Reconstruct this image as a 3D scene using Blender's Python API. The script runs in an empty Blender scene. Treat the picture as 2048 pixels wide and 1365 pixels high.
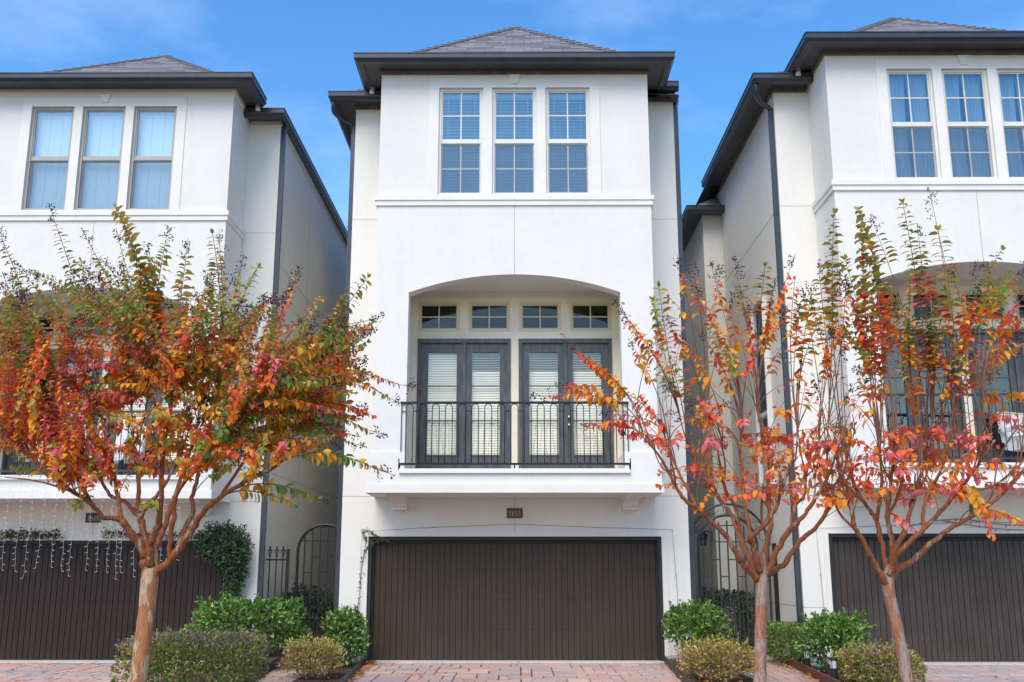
import bpy, math, random
import numpy as np
from mathutils import Vector, Matrix, noise
PI = math.pi
S = bpy.context.scene
COL = S.collection
rnd = random.Random(7)

# ------------------------------------------------------------------ helpers
F = 2048.0; PITCH = math.radians(12.5); YAW = 13 / 2048.0
CAM = Vector((0, -17.8, 1.51))
def at(px, py, Y):
    """point of the plane y = Y seen at this place of the photograph (used to measure real positions)"""
    u = (px - 1024) / F; v = (682.5 - py) / F
    cp, sp = math.cos(PITCH), math.sin(PITCH)
    dx, dy, dz = u, cp - v * sp, sp + v * cp
    c, s = math.cos(YAW), math.sin(YAW)
    X, Yd = c * dx - s * dy, s * dx + c * dy
    t = (Y - CAM.y) / Yd
    return Vector((X * t, Y, CAM.z + dz * t))

def link(o, parent=None):
    COL.objects.link(o)
    if parent is not None: o.parent = parent
    return o
def thing(name, label, cat, loc=(0, 0, 0), group=None):
    o = bpy.data.objects.new(name, None); o.empty_display_size = .2
    COL.objects.link(o); o.location = loc
    return tag(o, label, cat, group)
def tag(o, label, cat, group=None):
    o['label'] = label; o['category'] = cat
    if group: o['group'] = group
    return o

class MB:
    def __init__(s): s.v = []; s.f = []; s.m = []; s.c = []; s.uv = None; s.mi = 0
    def face(s, pts, col=None):
        n = len(s.v); s.v.extend([tuple(p) for p in pts]); s.f.append(tuple(range(n, n + len(pts)))); s.m.append(s.mi); s.c.append(col)
    def poly(s, verts, faces, col=None):
        n = len(s.v); s.v.extend([tuple(p) for p in verts])
        for f in faces: s.f.append(tuple(i + n for i in f)); s.m.append(s.mi); s.c.append(col)
    def box(s, x0, x1, y0, y1, z0, z1, col=None):
        if x0 > x1: x0, x1 = x1, x0
        if y0 > y1: y0, y1 = y1, y0
        V = [(x0,y0,z0),(x1,y0,z0),(x1,y1,z0),(x0,y1,z0),(x0,y0,z1),(x1,y0,z1),(x1,y1,z1),(x0,y1,z1)]
        s.poly(V, [(0,3,2,1),(4,5,6,7),(0,1,5,4),(1,2,6,5),(2,3,7,6),(3,0,4,7)], col)
    def prism(s, pts, axis, a, b, col=None):
        """extrude the 2D outline pts along axis from a to b ('x': pts are (y,z); 'y': (x,z); 'z': (x,y))"""
        def P(p, t): return (t, p[0], p[1]) if axis == 'x' else (p[0], t, p[1]) if axis == 'y' else (p[0], p[1], t)
        n = len(pts); V = [P(p, a) for p in pts] + [P(p, b) for p in pts]
        s.poly(V, [tuple(range(n - 1, -1, -1)), tuple(range(n, 2 * n))] + [(i, (i + 1) % n, n + (i + 1) % n, n + i) for i in range(n)], col)
    def tube(s, pts, r, n=6, col=None, caps=True):
        pts = [Vector(p) for p in pts]; k = len(pts)
        if k < 2: return
        rs = r if isinstance(r, (list, tuple)) else [r] * k
        T = [(pts[min(i + 1, k - 1)] - pts[max(i - 1, 0)]).normalized() for i in range(k)]
        up = Vector((0, 0, 1)) if abs(T[0].z) < .9 else Vector((1, 0, 0))
        N = (up - T[0] * up.dot(T[0])).normalized(); V = []
        for i in range(k):
            N = (N - T[i] * N.dot(T[i]))
            N = N.normalized() if N.length > 1e-6 else T[i].orthogonal().normalized()
            B = T[i].cross(N)
            for j in range(n):
                a = 2 * PI * j / n; V.append(pts[i] + (N * math.cos(a) + B * math.sin(a)) * rs[i])
        Fs = [(i * n + j, i * n + (j + 1) % n, (i + 1) * n + (j + 1) % n, (i + 1) * n + j) for i in range(k - 1) for j in range(n)]
        if caps: Fs += [tuple(range(n - 1, -1, -1)), tuple(range((k - 1) * n, k * n))]
        s.poly(V, Fs, col)
    def bar(s, p, q, w, d=None, col=None):
        """square bar from p to q"""
        p, q = Vector(p), Vector(q); T = (q - p).normalized(); d = d or w
        A = Vector((0, 1, 0)) if abs(T.y) < .9 else Vector((1, 0, 0))
        N = (A - T * A.dot(T)).normalized(); B = T.cross(N); V = []
        for e in (p, q):
            for a, b in ((-1, -1), (1, -1), (1, 1), (-1, 1)): V.append(e + B * a * w / 2 + N * b * d / 2)
        s.poly(V, [(3,2,1,0),(4,5,6,7),(0,1,5,4),(1,2,6,5),(2,3,7,6),(3,0,4,7)], col)
    def octa(s, c, r, col=None, rz=None):
        x, y, z = c; rz = rz or r
        s.poly([(x+r,y,z),(x,y+r,z),(x-r,y,z),(x,y-r,z),(x,y,z+rz),(x,y,z-rz)], [(0,1,4),(1,2,4),(2,3,4),(3,0,4),(1,0,5),(2,1,5),(3,2,5),(0,3,5)], col)
    def sphere(s, c, r, n=10, m=6, sz=1, col=None):
        V = [(c[0], c[1], c[2] - r * sz)]
        for i in range(1, m):
            a = -PI / 2 + PI * i / m
            for j in range(n): V.append((c[0] + r * math.cos(a) * math.cos(2*PI*j/n), c[1] + r * math.cos(a) * math.sin(2*PI*j/n), c[2] + r * sz * math.sin(a)))
        V.append((c[0], c[1], c[2] + r * sz)); L = len(V) - 1; Fs = []
        for j in range(n): Fs.append((0, 1 + (j + 1) % n, 1 + j)); Fs.append((L, L - n + j, L - n + (j + 1) % n))
        for i in range(m - 2):
            for j in range(n): a = 1 + i * n; Fs.append((a + j, a + (j + 1) % n, a + n + (j + 1) % n, a + n + j))
        s.poly(V, Fs, col)
    def wall(s, x0, x1, z0, z1, y, holes, depth):
        """wall face at y looking to -y with rectangular holes and their reveals"""
        xs = sorted({x0, x1, *[h[0] for h in holes], *[h[1] for h in holes]}); zs = sorted({z0, z1, *[h[2] for h in holes], *[h[3] for h in holes]})
        xs = [x for x in xs if x0 <= x <= x1]; zs = [z for z in zs if z0 <= z <= z1]
        for a, b in zip(xs, xs[1:]):
            for c, d in zip(zs, zs[1:]):
                if any(h[0] < (a+b)/2 < h[1] and h[2] < (c+d)/2 < h[3] for h in holes): continue
                s.face([(a,y,c),(b,y,c),(b,y,d),(a,y,d)])
        Y = y + depth
        for a, b, c, d in holes:
            s.face([(a,y,c),(a,y,d),(a,Y,d),(a,Y,c)]); s.face([(b,y,c),(b,Y,c),(b,Y,d),(b,y,d)])
            s.face([(a,y,d),(b,y,d),(b,Y,d),(a,Y,d)])
            if c > z0 + 1e-4: s.face([(a,y,c),(a,Y,c),(b,Y,c),(b,y,c)])
    def build(s, name, mats, parent=None, smooth=False, loc=None, rotz=None):
        me = bpy.data.meshes.new(name); me.from_pydata(s.v, [], s.f)
        mats = mats if isinstance(mats, (list, tuple)) else [mats]
        for m in mats: me.materials.append(m)
        if len(mats) > 1: me.polygons.foreach_set('material_index', s.m)
        if any(c is not None for c in s.c):
            at_ = me.color_attributes.new('Col', 'FLOAT_COLOR', 'CORNER'); arr = []
            for f, c in zip(s.f, s.c):
                c = c or (.5, .5, .5)
                if isinstance(c[0], (tuple, list)):
                    for q in c: arr.extend((*q, 1))
                else: arr.extend((*c, 1) * len(f))
            at_.data.foreach_set('color', arr)
        if s.uv:
            ul = me.uv_layers.new(name='UVMap'); ul.data.foreach_set('uv', [x for p in s.uv for x in p])
        if smooth: me.polygons.foreach_set('use_smooth', [True] * len(s.f))
        me.update(); o = bpy.data.objects.new(name, me); link(o, parent)
        if loc is not None: o.location = loc
        if rotz is not None: o.rotation_euler.z = rotz
        return o

def sweep(mb, path, prof, closed_ends=True):
    """sweep the outline prof [(outward, z)] along the horizontal polyline path; outward is to the right of travel"""
    P = [Vector((p[0], p[1])) for p in path]; k = len(P); D = [(P[i+1] - P[i]).normalized() for i in range(k - 1)]
    def R(d): return Vector((d.y, -d.x))
    M = []
    for i in range(k):
        if i == 0: M.append(R(D[0]))
        elif i == k - 1: M.append(R(D[-1]))
        else:
            a, b = R(D[i-1]), R(D[i]); m = (a + b); M.append(m / (1 + a.dot(b)))
    n = len(prof); V = []
    for i in range(k):
        for o, z in prof: q = P[i] + M[i] * o; V.append((q.x, q.y, z))
    Fs = [(i*n+j, i*n+(j+1) % n, (i+1)*n+(j+1) % n, (i+1)*n+j) for i in range(k-1) for j in range(n)]
    if closed_ends: Fs += [tuple(range(n-1, -1, -1)), tuple(range((k-1)*n, k*n))]
    mb.poly(V, Fs)

def smooth_path(pts, k=4):
    """Catmull-Rom through points of any dimension"""
    P = [np.array(p, float) for p in pts]; out = []
    for i in range(len(P) - 1):
        a, b, c, d = P[max(i-1, 0)], P[i], P[i+1], P[min(i+2, len(P)-1)]
        for j in range(k):
            t = j / k; out.append(.5 * ((2*b) + (c-a)*t + (2*a-5*b+4*c-d)*t*t + (3*b-a-3*c+d)*t**3))
    out.append(P[-1]); return out

# ------------------------------------------------------------------ materials
def newmat(name):
    m = bpy.data.materials.new(name); m.use_nodes = True; nt = m.node_tree
    return m, nt, nt.nodes['Principled BSDF']
def N(nt, t, **kw):
    n = nt.nodes.new(t)
    for k, v in kw.items():
        if k in n.inputs.keys(): n.inputs[k].default_value = v
        else: setattr(n, k, v)
    return n
def ramp(nt, src, stops):
    r = nt.nodes.new('ShaderNodeValToRGB'); el = r.color_ramp.elements
    while len(el) < len(stops): el.new(.5)
    for e, (p, c) in zip(el, stops): e.position = p; e.color = (*c, 1)
    nt.links.new(src, r.inputs[0]); return r
def coords(nt, scale=(1, 1, 1), kind='Object'):
    tc = nt.nodes.new('ShaderNodeTexCoord'); mp = nt.nodes.new('ShaderNodeMapping'); mp.inputs['Scale'].default_value = scale
    nt.links.new(tc.outputs[kind], mp.inputs[0]); return mp.outputs[0]
def noisy(name, c0, c1, scale=(1, 1, 1), s=4, rough=.6, bump=0, bscale=60, detail=5, metal=0, lo=.3, hi=.7, spec=.5, bdist=.01):
    m, nt, b = newmat(name); co = coords(nt, scale)
    n = N(nt, 'ShaderNodeTexNoise', Scale=s, Detail=detail); nt.links.new(co, n.inputs['Vector'])
    r = ramp(nt, n.outputs[0], [(lo, c0), (hi, c1)]); nt.links.new(r.outputs[0], b.inputs['Base Color'])
    b.inputs['Roughness'].default_value = rough; b.inputs['Metallic'].default_value = metal; b.inputs['Specular IOR Level'].default_value = spec
    if bump:
        n2 = N(nt, 'ShaderNodeTexNoise', Scale=bscale, Detail=4); nt.links.new(coords(nt), n2.inputs['Vector'])
        bp = N(nt, 'ShaderNodeBump', Strength=bump, Distance=bdist); nt.links.new(n2.outputs[0], bp.inputs['Height']); nt.links.new(bp.outputs[0], b.inputs['Normal'])
    return m

def stucco_mat(name, base):
    m, nt, b = newmat(name); L = nt.links
    co = coords(nt)
    big = N(nt, 'ShaderNodeTexNoise', Scale=.55, Detail=4, Roughness=.6); L.new(co, big.inputs['Vector'])
    r1 = ramp(nt, big.outputs[0], [(.35, tuple(c * .95 for c in base)), (.6, base)])
    # rain streaks: tall thin stains
    st = N(nt, 'ShaderNodeTexNoise', Scale=1.0, Detail=5, Roughness=.7); L.new(coords(nt, (5, 5, .35)), st.inputs['Vector'])
    r2 = ramp(nt, st.outputs[0], [(.36, (.86, .85, .82)), (.52, (1, 1, 1))])
    mx = N(nt, 'ShaderNodeMix', data_type='RGBA', blend_type='MULTIPLY'); mx.inputs[0].default_value = .14
    L.new(r1.outputs[0], mx.inputs[6]); L.new(r2.outputs[0], mx.inputs[7])
    fine = N(nt, 'ShaderNodeTexNoise', Scale=9, Detail=8, Roughness=.7); L.new(co, fine.inputs['Vector'])
    r3 = ramp(nt, fine.outputs[0], [(.3, (.93, .93, .93)), (.7, (1, 1, 1))])
    m2 = N(nt, 'ShaderNodeMix', data_type='RGBA', blend_type='MULTIPLY'); m2.inputs[0].default_value = .7
    L.new(mx.outputs[2], m2.inputs[6]); L.new(r3.outputs[0], m2.inputs[7]); L.new(m2.outputs[2], b.inputs['Base Color'])
    b.inputs['Roughness'].default_value = .9; b.inputs['Specular IOR Level'].default_value = .2
    g = N(nt, 'ShaderNodeTexNoise', Scale=140, Detail=3); L.new(co, g.inputs['Vector'])
    g2 = N(nt, 'ShaderNodeTexNoise', Scale=2.5, Detail=3); L.new(co, g2.inputs['Vector'])
    ad = N(nt, 'ShaderNodeMath', operation='MULTIPLY_ADD'); L.new(g2.outputs[0], ad.inputs[0]); ad.inputs[1].default_value = 3.0; L.new(g.outputs[0], ad.inputs[2])
    bp = N(nt, 'ShaderNodeBump', Strength=.35, Distance=.006); L.new(ad.outputs[0], bp.inputs['Height']); L.new(bp.outputs[0], b.inputs['Normal'])
    return m

def wood_door_mat(name, c0, c1):
    m, nt, b = newmat(name); L = nt.links
    n = N(nt, 'ShaderNodeTexNoise', Scale=1.6, Detail=7, Roughness=.65); L.new(coords(nt), n.inputs['Vector'])
    n2 = N(nt, 'ShaderNodeTexNoise', Scale=3, Detail=4); L.new(coords(nt, (10, 10, .5)), n2.inputs['Vector'])
    ad = N(nt, 'ShaderNodeMath', operation='ADD'); L.new(n.outputs[0], ad.inputs[0]); L.new(n2.outputs[0], ad.inputs[1])
    ml = N(nt, 'ShaderNodeMath', operation='MULTIPLY'); L.new(ad.outputs[0], ml.inputs[0]); ml.inputs[1].default_value = .5
    r = ramp(nt, ml.outputs[0], [(.35, c0), (.65, c1)]); L.new(r.outputs[0], b.inputs['Base Color'])
    sc = N(nt, 'ShaderNodeTexNoise', Scale=2.2, Detail=9, Roughness=.8, Distortion=1.5); L.new(coords(nt), sc.inputs['Vector'])
    b.inputs['Specular IOR Level'].default_value = .28; r2 = ramp(nt, sc.outputs[0], [(.70, (.45, .45, .45)), (.76, (.62, .62, .62))]); L.new(r2.outputs[0], b.inputs['Roughness'])
    return m

def attr_mat(name, rough=.5, trans=0.0, spec=.4, bump=0):
    m, nt, b = newmat(name); L = nt.links
    a = N(nt, 'ShaderNodeVertexColor', layer_name='Col'); L.new(a.outputs[0], b.inputs['Base Color'])
    b.inputs['Roughness'].default_value = rough; b.inputs['Specular IOR Level'].default_value = spec
    if trans:
        t = N(nt, 'ShaderNodeBsdfTranslucent'); L.new(a.outputs[0], t.inputs[0]); mx = N(nt, 'ShaderNodeMixShader'); mx.inputs[0].default_value = trans
        L.new(b.outputs[0], mx.inputs[1]); L.new(t.outputs[0], mx.inputs[2]); L.new(mx.outputs[0], nt.nodes['Material Output'].inputs[0])
    return m

def glass_mat(name, refl, tint=(1, 1, 1), wave=.15, see=(1, 1, 1)):
    m, nt, b = newmat(name); L = nt.links
    g = N(nt, 'ShaderNodeBsdfGlossy', Roughness=.015); g.inputs[0].default_value = (*tint, 1)
    t = N(nt, 'ShaderNodeBsdfTransparent'); t.inputs[0].default_value = (*see, 1)
    n = N(nt, 'ShaderNodeTexNoise', Scale=1.3, Detail=1); L.new(coords(nt), n.inputs['Vector'])
    bp = N(nt, 'ShaderNodeBump', Strength=wave, Distance=.05); L.new(n.outputs[0], bp.inputs['Height']); L.new(bp.outputs[0], g.inputs['Normal'])
    mx = N(nt, 'ShaderNodeMixShader'); mx.inputs[0].default_value = refl
    L.new(t.outputs[0], mx.inputs[1]); L.new(g.outputs[0], mx.inputs[2]); L.new(mx.outputs[0], nt.nodes['Material Output'].inputs[0])
    return m

def screen_mat():
    m, nt, b = newmat('insect screen'); L = nt.links
    b.inputs['Base Color'].default_value = (.13, .19, .27, 1); b.inputs['Roughness'].default_value = .7
    t = N(nt, 'ShaderNodeBsdfTransparent')
    n = N(nt, 'ShaderNodeTexNoise', Scale=70, Detail=2); L.new(coords(nt), n.inputs['Vector'])
    r = ramp(nt, n.outputs[0], [(.3, (.18, .18, .18)), (.7, (.40, .40, .40))])
    mx = N(nt, 'ShaderNodeMixShader'); L.new(r.outputs[0], mx.inputs[0])
    L.new(t.outputs[0], mx.inputs[1]); L.new(b.outputs[0], mx.inputs[2]); L.new(mx.outputs[0], nt.nodes['Material Output'].inputs[0])
    return m

def shingle_mat():
    m, nt, b = newmat('grey asphalt shingles'); L = nt.links
    tc = nt.nodes.new('ShaderNodeTexCoord')
    br = N(nt, 'ShaderNodeTexBrick', Scale=1.0, offset=.37, offset_frequency=2, squash=1.6, squash_frequency=3)
    br.inputs['Brick Width'].default_value = .36; br.inputs['Row Height'].default_value = .13; br.inputs['Mortar Size'].default_value = .005; br.inputs['Mortar Smooth'].default_value = .3
    br.inputs['Color1'].default_value = (.10, .094, .10, 1); br.inputs['Color2'].default_value = (.25, .238, .248, 1); br.inputs['Mortar'].default_value = (.06, .056, .06, 1)
    L.new(tc.outputs['UV'], br.inputs['Vector'])
    n = N(nt, 'ShaderNodeTexNoise', Scale=90, Detail=3); L.new(coords(nt), n.inputs['Vector'])
    r = ramp(nt, n.outputs[0], [(.3, (.75, .75, .75)), (.7, (1.1, 1.1, 1.1))])
    mx = N(nt, 'ShaderNodeMix', data_type='RGBA', blend_type='MULTIPLY'); mx.inputs[0].default_value = 1
    L.new(br.outputs[0], mx.inputs[6]); L.new(r.outputs[0], mx.inputs[7]); L.new(mx.outputs[2], b.inputs['Base Color'])
    b.inputs['Roughness'].default_value = .9
    bp = N(nt, 'ShaderNodeBump', Strength=.8, Distance=.02); L.new(br.outputs[1], bp.inputs['Height']); bp.invert = True; L.new(bp.outputs[0], b.inputs['Normal'])
    return m

def bark_mat(name, pale, rust, dark, bias=.5):
    m, nt, b = newmat(name); L = nt.links
    # peeling plates: long patches of pale new wood and rust coloured old bark
    n = N(nt, 'ShaderNodeTexNoise', Scale=8, Detail=3, Roughness=.55, Distortion=.7); L.new(coords(nt, (1.5, 1.5, .5)), n.inputs['Vector'])
    r = ramp(nt, n.outputs[0], [(bias - .012, rust), (bias, dark), (bias + .02, pale)]); r.color_ramp.elements[1].color = (*dark, 1)
    f = N(nt, 'ShaderNodeTexNoise', Scale=3, Detail=7, Roughness=.7); L.new(coords(nt, (18, 18, 2.6)), f.inputs['Vector'])
    r2 = ramp(nt, f.outputs[0], [(.34, (.42, .38, .36)), (.5, (.92, .9, .9)), (.68, (1.22, 1.2, 1.18))])
    mx = N(nt, 'ShaderNodeMix', data_type='RGBA', blend_type='MULTIPLY'); mx.inputs[0].default_value = .9
    L.new(r.outputs[0], mx.inputs[6]); L.new(r2.outputs[0], mx.inputs[7]); L.new(mx.outputs[2], b.inputs['Base Color'])
    b.inputs['Roughness'].default_value = .6; b.inputs['Specular IOR Level'].default_value = .3
    bp = N(nt, 'ShaderNodeBump', Strength=.6, Distance=.012); L.new(n.outputs[0], bp.inputs['Height']); L.new(bp.outputs[0], b.inputs['Normal'])
    return m

M = {}
M['stucco'] = stucco_mat('white stucco', (.79, .765, .70))
M['trim'] = noisy('painted stucco trim', (.74, .715, .655), (.80, .775, .71), s=3, rough=.85, bump=.2, bscale=120, bdist=.004)
M['cream'] = noisy('cream painted boards', (.72, .645, .49), (.79, .715, .56), s=3, rough=.6)
M['beige'] = noisy('beige vinyl', (.60, .52, .32), (.66, .57, .38), s=3, rough=.5)
M['vinyl'] = noisy('almond white vinyl', (.66, .63, .56), (.74, .71, .64), s=3, rough=.45)
M['taupe'] = noisy('taupe vinyl', (.36, .33, .29), (.42, .39, .35), s=3, rough=.45)
M['gutter'] = noisy('charcoal aluminium', (.022, .026, .033), (.036, .042, .052), s=6, rough=.33, spec=.6)
M['soffit'] = noisy('dark grey soffit paint', (.055, .053, .054), (.085, .082, .082), s=2.5, rough=.5)
M['frieze'] = noisy('brown frieze board', (.13, .105, .08), (.20, .17, .135), (1, 1, 1), s=7, rough=.8, detail=8)
M['bead'] = noisy('khaki bead', (.15, .135, .11), (.2, .18, .15), s=5, rough=.7)
M['iron'] = noisy('black wrought iron', (.007, .008, .010), (.015, .016, .019), s=9, rough=.45, spec=.35)
M['irongrey'] = noisy('slate grey iron', (.022, .025, .032), (.036, .040, .048), s=9, rough=.45)
M['charcoal'] = noisy('charcoal door paint', (.050, .051, .051), (.11, .11, .108), (3, 3, .6), s=5, rough=.38, lo=.35, hi=.75)
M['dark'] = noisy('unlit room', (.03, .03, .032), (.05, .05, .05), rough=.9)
M['slat'] = noisy('white blind slats', (.84, .81, .74), (.87, .84, .78), rough=.5)
M['slat_cream'] = noisy('cream blind slats', (.88, .80, .62), (.90, .83, .66), rough=.5)
M['shade'] = noisy('pale cellular shade', (.72, .80, .81), (.77, .84, .84), (1, 1, 14), s=3, rough=.8)
M['curtain'] = noisy('pale grey curtain', (.52, .55, .58), (.64, .67, .70), (8, 8, 1), s=2, rough=.9)
M['joint'] = noisy('control joint', (.30, .29, .27), (.42, .40, .37), s=8, rough=.9)
M['concrete'] = noisy('pale concrete', (.48, .46, .43), (.62, .60, .57), s=9, rough=.9, bump=.3)
M['brass'] = noisy('weathered bronze plaque', (.075, .055, .03), (.15, .115, .06), s=18, rough=.55, detail=8, metal=.3)
M['slate'] = noisy('black plaque', (.02, .024, .03), (.035, .04, .045), s=15, rough=.5)
M['olive'] = noisy('olive plaque', (.06, .05, .035), (.1, .085, .06), s=15, rough=.5)
M['numeral'] = noisy('pale numerals', (.42, .40, .36), (.62, .60, .56), s=20, rough=.5)
M['steel'] = noisy('satin nickel', (.55, .54, .52), (.65, .64, .62), rough=.3, metal=1)
M['white'] = noisy('white plastic', (.75, .75, .74), (.8, .8, .79), rough=.4)
M['pipe'] = noisy('galvanised pipe', (.20, .23, .26), (.36, .39, .42), s=14, rough=.4, spec=.6)
M['shingle'] = shingle_mat()
M['ridge'] = noisy('ridge shingles', (.13, .12, .127), (.20, .185, .195), s=30, rough=.9)
M['garage_mid'] = wood_door_mat('brown garage paint', (.044, .030, .018), (.057, .040, .026))
M['garage_left'] = wood_door_mat('dark reddish garage paint', (.024, .0125, .009), (.037, .020, .015))
M['garage_right'] = wood_door_mat('greyish brown garage paint', (.044, .033, .026), (.076, .060, .050))
M['black'] = noisy('black rubber', (.012, .012, .012), (.02, .02, .02), rough=.6)
M['glass_up'] = glass_mat('blue reflecting glass', .36, (.30, .54, .64), .10, (.66, .80, .86))
M['glass_pale'] = glass_mat('pale reflecting glass', .30, (.62, .82, .88), .12, (.86, .95, .97))
M['glass_door'] = glass_mat('door glass', .15, (1, .92, .74), .25)
M['glass_dark'] = glass_mat('transom glass', .06, (.85, .9, .8), .12, (.75, .85, .75))
M['glass_side'] = glass_mat('side glass', .4, (.6, .8, 1.0), .1)
M['screen'] = screen_mat()
M['leaf'] = attr_mat('autumn leaf', .55, .40, .25)
M['shrubleaf'] = attr_mat('shrub leaf', .42, .25, .5)
M['bark_warm'] = bark_mat('peeling rust bark', (.52, .37, .22), (.42, .175, .075), (.27, .11, .05), .515)
M['bark_grey'] = bark_mat('peeling grey bark', (.36, .255, .205), (.36, .16, .08), (.21, .10, .06), .50)
M['bark_limb'] = bark_mat('rust limb bark', (.40, .27, .17), (.30, .098, .036), (.18, .06, .028), .60)
M['twig'] = noisy('brown twigs', (.14, .06, .035), (.26, .12, .07), s=8, rough=.7)
M['stem'] = noisy('grey shrub stems', (.22, .16, .12), (.34, .26, .2), s=14, rough=.85)
M['capsule'] = noisy('dark seed capsules', (.02, .01, .012), (.05, .022, .022), s=30, rough=.6)
M['paver'] = attr_mat('tumbled pavers', .85, 0, .25)
M['mulch'] = noisy('bark mulch', (.035, .02, .015), (.13, .075, .055), s=45, rough=.95, bump=1, bscale=70, detail=8, bdist=.03)
M['soil'] = noisy('packed earth', (.10, .085, .065), (.16, .135, .105), s=4, rough=.95, bump=.5)
M['asphalt'] = noisy('asphalt', (.045, .045, .046), (.07, .07, .07), s=30, rough=.9, bump=.4)
M['edge_black'] = noisy('black bed edging', (.015, .02, .021), (.03, .036, .037), s=9, rough=.5)
M['edge_rust'] = noisy('rusted steel edging', (.10, .030, .016), (.19, .055, .028), s=12, rough=.7, detail=8)
M['wire'] = noisy('grey wire', (.16, .17, .17), (.24, .25, .25), rough=.5, metal=.4)
M['cable_white'] = noisy('white light cable', (.50, .50, .48), (.6, .6, .58), rough=.5)
M['wicker'] = noisy('pale woven seat', (.55, .56, .58), (.7, .7, .72), s=40, rough=.8)
M['fog'] = noisy('frosted lens', (.55, .58, .58), (.7, .72, .72), (20, 20, 1), s=4, rough=.3)
M['teal'] = noisy('teal plastic', (.03, .16, .15), (.05, .22, .2), rough=.5)
M['brick'] = noisy('red brick', (.28, .09, .06), (.4, .15, .1), s=20, rough=.9)

# ------------------------------------------------------------------ town house
def gutter_profile(zt, zb):
    h = zt - zb
    return [(0, zt), (0, zt - .018), (-.012, zt - .024), (-.014, zt - h * .52), (-.004, zt - h * .55), (-.006, zt - h * .64), (-.02, zt - h * .68), (-.05, zb + .012), (-.055, zb), (-.13, zb), (-.13, zt - .01), (-.012, zt - .012)]

def make_window(parent, name, xc, y, z0, z1, w, frame_mat, glass_mat_, muntins=True, cover='blind', rows=2, single=False, screen=True, loc=None, rotz=None, seed=0):
    """double hung window; its own frame lies between y-0.02 and y+0.07; x,z local to the house unless loc is given"""
    r_ = random.Random(seed)
    x0, x1 = xc - w / 2, xc + w / 2
    f = MB(); fw = .045
    f.box(x0, x0 + fw, y - .02, y + .08, z0, z1); f.box(x1 - fw, x1, y - .02, y + .08, z0, z1)
    f.box(x0 + fw, x1 - fw, y - .018, y + .08, z1 - fw, z1); f.box(x0 + fw, x1 - fw, y - .024, y + .08, z0, z0 + fw)
    a, b, c, d = x0 + fw, x1 - fw, z0 + fw, z1 - fw; sw = .022
    if single:
        halves = [(c, d, y + .02)]
    else:
        mid = (c + d) / 2; halves = [(c, mid, y + .035), (mid, d, y + .012)]
        f.box(a, b, y - .004, y + .06, mid - .03, mid + .03)
    for i, (p, q, yy) in enumerate(halves):
        if not single: p, q = (p, q - .03) if i == 0 else (p + .03, q)
        f.box(a, a + sw, yy - .012, yy + .03, p, q); f.box(b - sw, b, yy - .012, yy + .03, p, q)
        f.box(a + sw, b - sw, yy - .010, yy + .03, q - sw, q); f.box(a + sw, b - sw, yy - .011, yy + .03, p, p + sw)
        if muntins:
            xm = (a + b) / 2; zm = (p + q) / 2
            f.box(xm - .011, xm + .011, yy - .006, yy + .006, p + sw, q - sw)
            f.box(a + sw, xm - .011, yy - .0055, yy + .0055, zm - .011, zm + .011); f.box(xm + .011, b - sw, yy - .0055, yy + .0055, zm - .011, zm + .011)
    win = f.build(name, frame_mat, parent, loc=loc, rotz=rotz)
    g = MB()
    for p, q, yy in halves: g.face([(a + .01, yy + .009, p), (b - .01, yy + .009, p), (b - .01, yy + .009, q), (a + .01, yy + .009, q)])
    g.build('glass', glass_mat_, win)
    if screen and not single:
        sc = MB(); p, q, yy = halves[0]; sc.face([(a, y + .002, p), (b, y + .002, p), (b, y + .002, q - .03), (a, y + .002, q - .03)]); sc.build('insect_screen', M['screen'], win)
    yb = y + .14
    if cover == 'blind':
        bl = MB(); z = d; bl.box(a, b, yb - .03, yb + .03, d - .07, d); z = d - .09
        while z > c + .02:
            t = .023; bl.prism([(yb - t, z - .007), (yb - t, z - .002), (yb + t, z + .007), (yb + t, z + .002)], 'x', a + .01, b - .01); z -= .058
        for xx in (a + .11, b - .11): bl.box(xx - .004, xx + .004, yb - .027, yb - .024, c, d - .07)
        bl.build('blind', M['slat'], win)
    elif cover == 'dark':
        bl = MB(); bl.face([(a, y + .07, c), (b, y + .07, c), (b, y + .07, d), (a, y + .07, d)]); bl.build('backing', M['dark'], win)
    elif cover == 'shade':
        bl = MB(); n = 3; xs = [a + (b - a) * i / n for i in range(n + 1)]
        for i in range(n): bl.box(xs[i] + .003, xs[i+1] - .003, yb + .002 * (i % 2), yb + .03, c, d)
        bl.build('shade', M['shade'], win)
    elif cover == 'curtain':
        cu = MB(); n = 60
        for side in (0, 1):
            xa, xb = (a, xc - .015) if side == 0 else (xc + .015, b); V = []; Fs = []
            ph = r_.uniform(0, 6); k = r_.uniform(5, 7)
            for j in range(9):
                zz = d - (d - c) * j / 8; sq = 1 - .08 * math.sin(j / 8 * PI)
                for i in range(n + 1):
                    u = i / n; xx = xa + (xb - xa) * u * sq if side == 0 else xb - (xb - xa) * (1 - u) * sq
                    V.append((xx, yb + .03 * math.sin(u * k * 2 * PI + ph) * (.4 + .6 * j / 8) + .012 * math.sin(u * 31 + j * .4 + ph), zz))
            for j in range(8):
                for i in range(n): q = j * (n + 1) + i; Fs.append((q, q + 1, q + n + 2, q + n + 1))
            cu.poly(V, Fs)
        cu.build('curtain', M['curtain'], win, smooth=True)
    return win

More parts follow.
